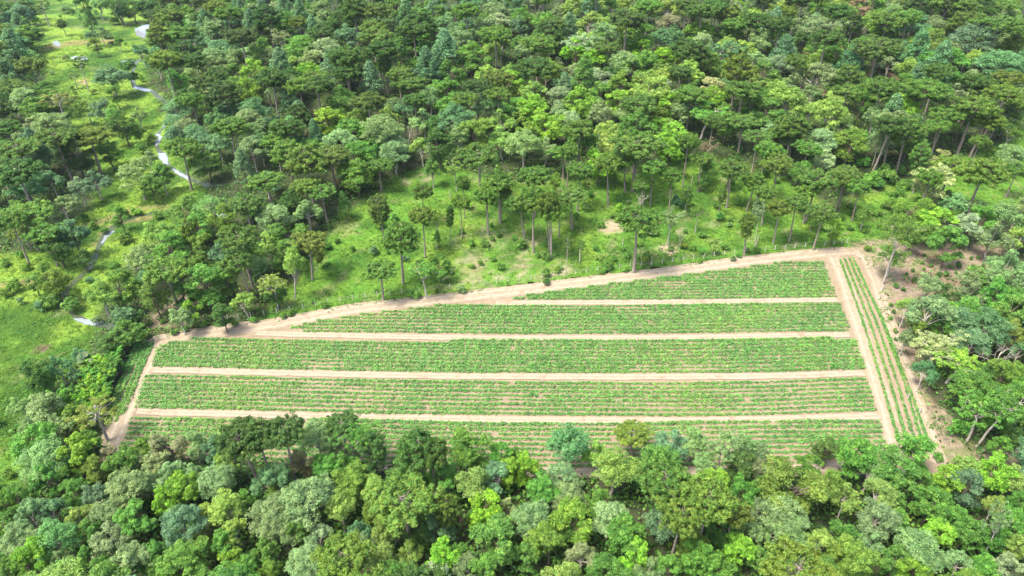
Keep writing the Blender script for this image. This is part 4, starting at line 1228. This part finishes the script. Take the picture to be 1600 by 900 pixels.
for zone, poly in FOREST:
    q = np.array(poly, float)
    Wp = ground_at(q[:, 0], q[:, 1])
    x0, y0 = Wp[:, :2].min(0)
    x1, y1 = Wp[:, :2].max(0)
    st = 4.6 if zone in ('near', 'right') else 5.6
    XX, YY = np.meshgrid(np.arange(x0, x1, st), np.arange(max(y0, 33), y1, st))
    xx = XX.ravel() + rng.uniform(-.45, .45, XX.size) * st
    yy = YY.ravel() + rng.uniform(-.45, .45, XX.size) * st
    a, b, zc = project(np.stack([xx, yy, terrain(xx, yy)], 1))
    ok = inside(a, b, poly) & (np.abs(a - 800) < 960)
    if zone == 'left':
        ok &= rng.rand(len(xx)) < 0.5
    for i in rng.permutation(np.nonzero(ok)[0]):
        Wn = rng.uniform(6.0, 10.0) * (1.0 if zone in ('near', 'right') else 1.25)
        near_ = np.array(taken)
        d = np.hypot(near_[:, 0] - xx[i], near_[:, 1] - yy[i])
        if (d < 0.56 * (near_[:, 2] + Wn * 0.5)).any():
            continue
        u, v = rng.rand(), rng.rand()
        if zone in ('near', 'right'):
            k = 'R' if u < .4 else 'L' if u < .75 else 'D' if u < .92 else 'P'
            c = ['fr', 'gr', 'ye', 'li', 'gg', 'ol', 'bg'][int(v * 7)]
        else:
            k = 'P' if u < .25 else 'R' if u < .66 else 'D' if u < .82 else 'L' if u < .9 else 'C'
            left = a[i] < 760
            c = (['dk', 'gr', 'bg', 'gr', 'gg', 'fr', 'bg'] if left else ['gr', 'ye', 'gg', 'ol', 'li', 'pg', 'ye'])[int(v * 7)]
        if k == 'P':
            c = 'dk' if v < .35 else 'gr' if v < .8 else 'ol'
        if k == 'C':
            c = 'bg'
        if k == 'D' and c in ('li', 'dk'):
            c = 'gg'
        if k == 'L' and c in ('gg', 'ol'):
            c = 'fr'
        if k == 'R' and c in ('gg', 'bg', 'ye', 'pg'):
            k = 'F'
        taken.append((xx[i], yy[i], Wn * 0.5))
        m_ = int(rng.randint(len(KINDS[k]['models'])))
        tr, cr, W0, H0, hc0 = KINDS[k]['models'][m_]
        s = Wn / W0
        zr = s ** (-SHRINK.get(k, 0.35)) * rng.uniform(0.7, 1.0)
        r = dict(k=k, c=c, m=m_, rz=rng.rand() * 6.28, tilt=(rng.normal() * .025, rng.normal() * .025), s=s, sz=s * zr, P=np.array([xx[i], yy[i], float(terrain(xx[i], yy[i]))]), h=hc0 * s * zr, foot=None)
        a2, b2, z2 = project(r['P'] + np.array([0, 0, r['h']]))
        r.update(px=float(a2), py=float(b2), w=float(Wn * FPX / z2))
        if r['py'] - r['w'] * 0.8 > 900 or r['py'] + r['w'] < -6 or r['px'] + r['w'] < -15 or r['px'] - r['w'] > 1615:
            continue        # outside the photograph
        recs.append(r)

for zone, poly, nn_, ks in (('clearing', CLEARING, 95, 'SSSSSFRPET'), ('valley', VALLEY, 85, 'SSSSFRFDPS')):
    q = np.array(poly, float)
    Wp = ground_at(q[:, 0], q[:, 1])
    x0, y0 = Wp[:, :2].min(0)
    x1, y1 = Wp[:, :2].max(0)
    got = 0
    for _ in range(4000):
        xx_, yy_ = rng.uniform(x0, x1), rng.uniform(y0, y1)
        a_, b_, z_ = project(np.array([xx_, yy_, float(terrain(xx_, yy_))]))
        if not inside(a_, b_, poly) or inside(a_, b_, FIELD) or not -20 < a_ < 1620 or min(np.hypot(a_ - p_[0], b_ - p_[1]) for w_ in WATER for p_ in w_) < 9:
            continue
        k = ks[rng.randint(len(ks))]
        # trees keep to the rim of the clearing
        if k != 'S' and zone == 'clearing' and (b_ > 345 and a_ < 1250 or rng.rand() < 0.35):
            continue
        if zone == 'valley' and a_ < 140 and 480 < b_ < 560:
            continue
        if fbm(np.array([xx_ / 12]), np.array([yy_ / 12]), 97)[0] < -0.05 and rng.rand() < 0.8:
            continue
        near_ = np.array(taken)
        Wn = rng.uniform(1.4, 3.4) if k == 'S' else rng.uniform(4, 7) if k != 'T' else rng.uniform(2.5, 4)
        if (np.hypot(near_[:, 0] - xx_, near_[:, 1] - yy_) < 0.35 * (near_[:, 2] + Wn)).any():
            continue
        m_ = int(rng.randint(len(KINDS[k]['models'])))
        tr, cr, W0, H0, hc0 = KINDS[k]['models'][m_]
        s = Wn / W0
        zr = max(s, .2) ** (-SHRINK.get(k, 0.35)) * rng.uniform(0.85, 1.1)
        c = ['fr', 'gr', 'gg', 'fr', 'ye', 'gr', 'ol', 'li'][rng.randint(8)] if k not in 'PT' else 'gr'
        r = dict(k=k, c=c, m=m_, extra=zone, rz=rng.rand() * 6.28, tilt=(0, 0), s=s, sz=s * zr, P=np.array([xx_, yy_, float(terrain(xx_, yy_))]), h=hc0 * s * zr, foot=None)
        a2, b2, z2 = project(r['P'] + np.array([0, 0, r['h']]))
        r.update(px=float(a2), py=float(b2), w=float(Wn * FPX / z2))
        recs.append(r)
        taken.append((xx_, yy_, Wn * 0.5))
        got += 1
        if got >= nn_:
            break

# trees that the others hide completely are not built
SKIP = {int(v) for v in '''162 282 292 447 512 515 853 859 860 862 863 864 865 866 868 873 874 879 884 887 888 891 897 898 900 901 909 911 912 914 919 920 921 926 928 929 930 933 935 936
939 943 944 947 950 953 954 957 962 966 968 970 971 972 975 983 985 986 989 990 991 996 999 1005 1006 1007 1009 1010 1012 1020 1026 1029 1032 1039 1048 1049 1050 1052 1053 1058
1059 1062 1063 1064 1068 1069 1070 1071 1073 1074 1077 1078 1079 1080 1081 1083 1087 1088 1089 1092 1094 1097 1098 1099 1100 1101 1103 1104 1105 1108 1112 1120 1121 1124 1128 1132 1136 1142 1143 1144
1151 1153 1155 1160 1161 1162 1163 1169 1170 1174 1177 1180 1184 1191 1195 1196 1198 1200 1201 1203 1204 1205 1207 1208 1209 1210 1213 1214 1215 1219 1220 1221 1222 1224 1229 1230 1231 1237 1244 1246
1253 1254 1256 1257 1258 1260 1263 1264 1265 1267 1273 1279 1280 1285 1291 1296 1298 1308 1312 1314 1318 1320 1321 1328 1330 1335 1338 1339 1340 1343 1346 1348 1355 1359 1360 1361 1363 1369 1372 1374
1378 1379 1381 1382 1386 1387 1389 1393 1394 1399 1401 1402 1407 1408 1409 1410 1412 1420 1423 1425 1427 1428 1430 1431 1432 1436 1437 1439 1440 1445 1449 1450 1451 1455 1456 1458 1460 1462 1463 1465
1466 1468 1469 1471 1473 1474 1477 1492 1496 1498 1499 1500 1501 1504 1510 1513 1517 1519 1520 1522 1524 1525 1528 1529 1532 1533 1534 1536 1551 1553 1554 1557 1558 1574 1583 1585 1605 1609 1617 1622
1630 1633 1634 1638 1640 1641 1645 1647 1649 1651 1652 1654 1656 1659 1663 1666 1672 1673 1676 1677 1681 1682 1684 1687 1688 1692 1695 1701 1703 1705 1706 1708 1709 1710 1712 1714'''.split()}
recs = [r for i, r in enumerate(recs) if i not in SKIP]
recs = [r for i, r in enumerate(recs) if not (r.get('extra') == 'valley' and r['k'] != 'S' and i % 3) and not ('zj' not in r and 'extra' not in r and 110 < r['px'] < 275 and 150 < r['py'] < 400)]
# more slender araucarias standing free on the cleared slope: crown x, y, width, foot x, y in photograph pixels
SLOPE = '''855,318,42,862,402 833,305,40,833,390 905,268,45,903,330 945,258,48,950,320 1145,265,50,1135,325 1182,300,38,1190,352 1218,325,44,1208,381 1243,318,44,1233,378 1286,332,46,1270,391 1262,300,40,1255,350
1195,285,40,1166,330 1320,272,44,1310,332 760,302,34,762,363 783,287,36,783,346 502,298,44,512,348 476,290,46,487,341 1096,250,36,1090,300 1342,292,40,1331,346 1168,348,30,1163,401 660,300,36,662,352 1020,262,40,1016,322
720,318,32,722,372 1050,275,36,1045,330'''
rg = np.random.RandomState(5)
for i, tok in enumerate(SLOPE.split()):
    v = [float(q) for q in tok.split(',')]
    m_ = int(rg.randint(6))
    P = ground_at(v[3], v[4])
    W0, H0, hc0 = KINDS['P']['models'][m_][2:]
    hs = np.linspace(0.5, 30, 240)
    a, b, zc = project(P[None] + np.stack([0 * hs, 0 * hs, hs], 1))
    j = int(np.argmin(np.abs(b - v[1])))
    s = v[2] * zc[j] / FPX / W0
    recs.append(dict(k='P', c='gr' if i % 3 else 'ol', m=m_, rz=rg.rand() * 6.28, s=s, sz=float(np.clip(hs[j] / hc0, 0.6 * s, 2.4 * s)), P=P, h=hs[j], foot=(v[3], v[4]), px=v[0], py=v[1], w=v[2],
                     tilt=(0.0, float(np.clip((v[0] - a[j]) * zc[j] / FPX / hs[j], -0.10, 0.10)))))
# ------------------------------------------------------------------ labels
NOUN = {'P': 'umbrella araucaria', 'T': 'narrow araucaria', 'Q': 'sparse araucaria', 'D': 'domed tree', 'R': 'bushy tree', 'F': 'feathery tree', 'L': 'coarse-leaved tree', 'C': 'conical conifer',
        'E': 'pale-stemmed tree', 'X': 'leafless tree', 'S': 'shrub', 'B': 'bamboo clump'}


def zone_of(r):
    a, b = r['px'], r['py']
    fx, fy = [float(v) for v in project(r['P'])[:2]]
    fifth = ['at the far left', 'left of centre', 'in the centre', 'right of centre', 'at the far right'][int(np.clip(a / 320, 0, 4))]
    if r['k'] == 'B':
        return 'in the grove left of the field', 'bamboo grove'
    if inside(fx, fy, CLEARING) and fx < 1450:
        side = 'left' if a < 720 else 'middle' if a < 1010 else 'right'
        return f"in the {'upper' if b < 330 else 'lower'} {side} of the grassy clearing", 'clearing'
    if a > 1380 and 360 < b < 705:
        return ('on the bare earth right of the field' if inside(fx, fy, BARE) else f"in the {'upper' if b < 500 else 'lower'} wood right of the field"), 'right wood'
    if a < 330 and 60 < b < 640 and fy < 700:
        if min(np.hypot(a - p[0][0], b - p[0][1]) for p in WATER) < 34:
            return 'beside the pale stream', 'stream valley'
        return f"in the {'top' if b < 150 else 'upper' if b < 260 else 'middle' if b < 400 else 'lower'} part of the stream valley", 'stream valley'
    if b > 560:
        row = 'at the field\'s near edge' if b < 735 else 'in the near wood' if b < 825 else 'along the bottom edge'
        return f'{row}, {fifth}', 'near wood'
    row = 'along the top edge' if b < 70 else 'high in the far forest' if b < 150 else 'in the middle forest' if b < 230 else 'at the far forest\'s front'
    return f'{row}, {fifth}', 'far forest'


by = {}
for r in recs:
    z_, g_ = zone_of(r)
    colw = WORDS[r['c']] + ' ' if r['k'] != 'X' else 'grey '
    r['grp'] = f"{'shrubs' if r['k'] == 'S' else 'bamboo clumps' if r['k'] == 'B' else 'trees'} of the {g_}"
    by.setdefault((colw + NOUN[r['k']], z_), []).append(r)
ORD2 = ["first", "second", "third", "fourth", "fifth", "sixth", "seventh", "eighth", "ninth", "tenth", "eleventh", "twelfth", "thirteenth", "fourteenth", "fifteenth", "sixteenth", "seventeenth", "eighteenth"]
for (base, z_), rs in by.items():
    rs.sort(key=lambda r: r['px'])
    if len(rs) == 1:
        rs[0]['label'] = f'{base} {z_}'
        continue
    widths = [r['w'] for r in rs]
    for i, r in enumerate(rs):
        if len(rs) == 2:
            o_ = ('left one of two', 'right one of two')[i]
        elif i == len(rs) - 1:
            o_ = 'rightmost of'
        elif i == 0:
            o_ = 'leftmost of'
        else:
            o_ = f'{ORD2[min(i, 17)]} from left of'
        r['label'] = f'{o_} {base}s {z_}'

# the belt along the field's near edge closes up
for r in recs:
    if 640 < r['py'] < 770 and 480 < r['px'] < 1420 and r['k'] in 'RLFDE':
        r['s'] *= 1.22
        r['sz'] *= 1.12
# plants beside the short left strip stay small and clear of its rows
EDGE = np.concatenate([line_world(p)[:, :2] for p in STRIP2])
for r in recs:
    dv = r['P'][:2] - EDGE
    j = int(np.argmin(np.hypot(*dv.T)))
    if np.hypot(*dv[j]) < 7.0 and r['P'][0] < EDGE[j, 0] + 2 and r['k'] != 'Q':
        r['P'] = r['P'] + np.array([-1.6, 0, 0])
        r['P'][2] = float(terrain(r['P'][0], r['P'][1]))
        r['s'] *= 0.85
        r['sz'] *= 0.6

# ------------------------------------------------------------------ build them
proto = {}
shrub_words = {'S'}
for r in recs:
    K = KINDS[r['k']]
    tr, cr, W0, H0, hc0 = K['models'][r['m']]
    key = (r['k'], r['m'])
    rot = Matrix.Rotation(r['tilt'][1], 4, 'Y') @ Matrix.Rotation(r['tilt'][0], 4, 'X') @ Matrix.Rotation(r['rz'], 4, 'Z')
    mat = Matrix.Translation(r['P']) @ rot @ Matrix.Diagonal((r['s'], r['s'], r['sz'], 1))
    single = tr if r['k'] == 'X' else cr if r['k'] == 'S' else None
    if key not in proto:
        if single is not None:
            root, kids = link(K['name'], single), []
        else:
            root = empty(K['name'], (0, 0, 0))
            kids = [link(K['trunk'], tr, parent=root), link('crown', cr, parent=root)]
        proto[key] = (root, kids)
    else:
        r0, k0 = proto[key]
        root = r0.copy()
        COL.objects.link(root)
        kids = []
        for q in k0:
            c_ = q.copy()
            c_.parent = root
            COL.objects.link(c_)
            kids.append(c_)
    root.matrix_world = mat
    root['label'], root['category'], root['group'] = r['label'], K['cat'], r['grp']
    cc = np.array(COLOURS[r['c']]) * (np.array([0.88, 0.84, 0.80]) if r['k'] in 'PTQ' else 1.0) * rng.uniform(0.86, 1.16) * (1 + 0.06 * rng.normal(size=3))
    (kids[1] if kids else root).color = (*np.clip(cc, 0.005, 0.9), 1)

# bare broken poles, stumps and one pale boulder
def dead_pole(px, py, top, thick, label, seed):
    rg = np.random.RandomState(seed)
    P = ground_at(px, py)
    hs = np.linspace(0.3, 22, 200)
    b = project(P[None] + np.stack([0 * hs, 0 * hs, hs], 1))[1]
    h = hs[int(np.argmin(np.abs(b - top)))]
    tb = Tubes()
    e = np.array([rg.normal() * 0.04 * h, rg.normal() * 0.04 * h, h])
    tb.add(bend((0, 0, -0.3), e, 0, 6, rg, 0.02 * h), np.linspace(thick, thick * 0.6, 6), 7)
    tb.add(np.array([e, e + np.array([0.03, 0, 0.25])]), [thick * 0.6, 0.01], 7)
    for i in range(2 if h > 3 else 0):
        t = rg.uniform(0.6, 0.9)
        d = rg.normal(size=3) * 0.5
        tb.add(bend(e * t, e * t + d, 0, 4), [thick * .35, thick * .3, thick * .2, .01], 5)
    o = link("dead_trunk" if h > 1.6 else "tree_stump", tb.mesh("dead_trunk"), M_PALEBARK, label=label, category="dead tree" if h > 1.6 else "stump")
    o.location = P


for i, (a, b, t, th, lab) in enumerate([
        (973, 383, 374, .14, "short pale broken pole in the clearing below the largest sandy patch"), (1180, 385, 368, .16, "short pale dead trunk standing near the fence at the clearing's right"),
        (819, 378, 362, .12, "thin pale dead pole in the clearing beside the central araucarias"), (905, 409, 391, .10, "thin pale snag standing by the fence below the clearing"),
        (1076, 306, 276, .13, "slender pale dead trunk leaning at the top of the clearing"), (1378, 452, 446, .25, "weathered stump on the bare earth left of the leaning thick trunk"),
        (1374, 467, 461, .22, "small grey stump beside the right track, upper one"), (1418, 622, 615, .2, "pale stump on the earth bank by the narrow strip's lower end"),
        (1436, 645, 638, .24, "broken pale stump at the foot of the leaning eucalypt"), (1428, 597, 591, .2, "grey stump halfway down the right earth bank"),
        (703, 310, 297, .14, "stubby grey dead trunk at the clearing's upper left edge"), (1000, 333, 312, .16, "grey snag rising behind the large clearing araucaria")]):
    dead_pole(a, b, t, th, lab, 300 + i)

# ------------------------------------------------------------------ undergrowth and grass
def zone_masks(xx, yy):
    a, b, zc = project(np.stack([xx, yy, terrain(xx, yy)], 1))
    fld = inside(a, b, FIELD)
    gr = inside(a, b, CLEARING) | inside(a, b, VALLEY) | inside(a, b, BOTTOM_GRASS)
    return a, b, fld, gr, inside(a, b, BARE)


wet = [p for p in WATER]
M = 150000
ry = rng.uniform(32, 380, M)
rx = rng.uniform(-1, 1, M) * (ry * 0.98 + 45)
a, b, fld, gr, bare = zone_masks(rx, ry)
wat = np.zeros(M, bool)
for p in wet:
    c = np.mean(np.array(p, float), 0)
    wat |= inside(a, b, [tuple(c + (np.array(q) - c) * 1.35) for q in p])
vis = (a > -60) & (a < 1660) & ~fld & ~wat & (ry * 0.98 + 45 > 0)
dens = np.where(gr, 0.12 + 0.55 * smooth(0.0, 0.5, fbm(rx / 9, ry / 9, 91)), np.where(bare, 0.16, 0.62)) * np.clip((ry + 60) / 300, 0.35, 1)
dens = np.where(ry > 300, dens * 0.6, dens)
dens = np.where((ry < 90) & ~gr, dens * 1.9, dens)
sel = vis & (rng.rand(M) < dens * 0.55)
qx, qy, qg = rx[sel], ry[sel], gr[sel]
k = 12
size = np.where(qg, rng.uniform(0.3, 0.8, len(qx)), rng.uniform(0.9, 2.3, len(qx)) * np.where(qy < 80, 1.25, 1.0))
u = rng.normal(size=(len(qx), k, 3))
u[..., 2] = np.abs(u[..., 2])
u = unit(u) * (0.6 + 0.4 * rng.rand(len(qx), k, 1))
Cc = u * size[:, None, None] * np.array([0.9, 0.9, 0.8])
Cc[..., 0] += qx[:, None]
Cc[..., 1] += qy[:, None]
Cc[..., 2] += terrain(qx, qy)[:, None]
nn = unit(u * 0.7 + np.array([0, 0, 0.5]) + 0.5 * rng.normal(size=u.shape))
L = np.repeat(0.22 + 0.20 * size, k) * (0.7 + 0.6 * rng.rand(len(qx) * k))
VV, FF = leaves(Cc.reshape(-1, 3), nn.reshape(-1, 3), L, L * 0.7, rng)
tone = np.repeat(np.repeat(np.clip(1.0 + 0.25 * rng.normal(size=len(qx)), 0.5, 1.7), k), 4)
lab = np.repeat(qg, k * 4)
for nm, sel_, mt in (("undergrowth", ~lab, M_UNDER), ("fern_cover", lab, M_FERN)):
    Vs = VV[sel_]
    link(nm, mesh_np(nm, Vs, np.arange(len(Vs)).reshape(-1, 4), {"tone": tone[sel_]}), mt, kind="stuff")
print("UNDERGROWTH", len(qx))

M = 160000
ry = rng.uniform(60, 330, M)
rx = rng.uniform(-1, 1, M) * (ry * 0.85 + 25)
a, b, fld, gr, bare = zone_masks(rx, ry)
wat = np.zeros(M, bool)
for p in wet:
    c = np.mean(np.array(p, float), 0)
    wat |= inside(a, b, [tuple(c + (np.array(q) - c) * 1.2) for q in p])
dry = np.zeros(M)
for (cx, cy, rx_, ry_) in ((955, 356, 34, 13), (1043, 389, 16, 11), (740, 428, 75, 42), (838, 415, 70, 36), (660, 283, 34, 12), (1068, 362, 15, 9)):
    dry = np.maximum(dry, 1 - smooth(0.6, 1.0, np.hypot((a - cx) / rx_, (b - cy) / ry_)))
sel = gr & ~fld & ~wat & (a > -40) & (a < 1640) & (rng.rand(M) < 0.9 * (1 - 0.85 * dry))
qx, qy = rx[sel], ry[sel]
k = 5
Cc = rng.normal(size=(len(qx), k, 3)) * np.array([0.22, 0.22, 0.0])
Cc[..., 0] += qx[:, None]
Cc[..., 1] += qy[:, None]
hh = rng.uniform(0.18, 0.5, (len(qx), 1)) * (0.8 + 0.5 * fbm(qx / 6, qy / 6, 95))[:, None]
Cc[..., 2] = terrain(qx, qy)[:, None] + hh * 0.45
nn = unit(rng.normal(size=Cc.shape) * np.array([1, 1, 0.4]) + np.array([0, 0, 0.5]))
sp_ = np.broadcast_to(np.array([0, 0, 1.0]), (len(qx) * k, 3)) + 0.3 * rng.normal(size=(len(qx) * k, 3))
VV, FF = leaves(Cc.reshape(-1, 3), nn.reshape(-1, 3), np.repeat(hh[:, 0], k) * 1.1, 0.13, rng, spin=sp_)
tone = np.repeat(np.repeat(np.clip(1.0 + 0.18 * rng.normal(size=len(qx)), 0.5, 1.6), k), 4)
link("grass", mesh_np("grass", VV, FF, {"tone": tone}), M_GRASS, kind="stuff")

cnt = {}
for r in recs:
    cnt[KINDS[r['k']]['name'] + '/' + r['k']] = cnt.get(KINDS[r['k']]['name'] + '/' + r['k'], 0) + 1
print("COUNT", cnt, len(recs), "ROWS", ROWS, "GRASS", len(qx), flush=True)

# ------------------------------------------------------------------ thin air haze over the whole valley
HAZE = 0.00005
if HAZE:
    hv = np.array([(sx, sy, sz) for sx in (-340, 340) for sy in (-30, 475) for sz in (-3.0, 110.0)], float)
    hf = np.array([(0, 1, 3, 2), (4, 6, 7, 5), (0, 4, 5, 1), (2, 3, 7, 6), (0, 2, 6, 4), (1, 5, 7, 3)])
    m, n, out = new_mat("air")
    pv = N(n, "ShaderNodeVolumePrincipled", Density=HAZE, Anisotropy=0.2)
    pv.inputs["Color"].default_value = (0.80, 0.90, 1.0, 1)
    n.links.new(pv.outputs[0], out.inputs["Volume"])
    link("haze", mesh_np("haze", hv, hf), m, kind="stuff")

# weeds along the track verges and the field rim
VERGES = [[(232, 527), (300, 515), (420, 499), (560, 473), (700, 458), (850, 439), (1000, 421), (1150, 402), (1290, 387), (1340, 384)], [(1362, 400), (1385, 470), (1408, 530), (1432, 600), (1462, 680), (1482, 735)],
          [(1350, 396), (1372, 450), (1388, 510), (1410, 585)], [(226, 545), (206, 590), (188, 632), (172, 668)], [(480, 742), (700, 748), (900, 750), (1100, 748), (1260, 744)]]
P = np.concatenate([resample(line_world(v), 0.25)[:, :2] for v in VERGES])
P = P + rng.normal(size=P.shape) * 0.7
P = P[(fbm(P[:, 0] / 4, P[:, 1] / 4, 55) > 0.0) & (rng.rand(len(P)) < 0.7)]
k = 9
u = rng.normal(size=(len(P), k, 3))
u[..., 2] = np.abs(u[..., 2])
sz = rng.uniform(0.15, 0.5, len(P))
Cc = unit(u) * sz[:, None, None] * np.array([1, 1, 0.8])
Cc[..., :2] += P[:, None]
Cc[..., 2] += terrain(P[:, 0], P[:, 1])[:, None] + 0.03
nn = unit(unit(u) * 0.6 + np.array([0, 0, 0.6]) + 0.5 * rng.normal(size=u.shape))
VV, FF = leaves(Cc.reshape(-1, 3), nn.reshape(-1, 3), np.repeat(0.14 + 0.25 * sz, k), 0.16, rng)
link("weeds", mesh_np("weeds", VV, FF, {"tone": np.repeat(np.clip(1 + 0.25 * rng.normal(size=len(P)), 0.5, 1.6), k * 4)}), M_FERN, kind="stuff")
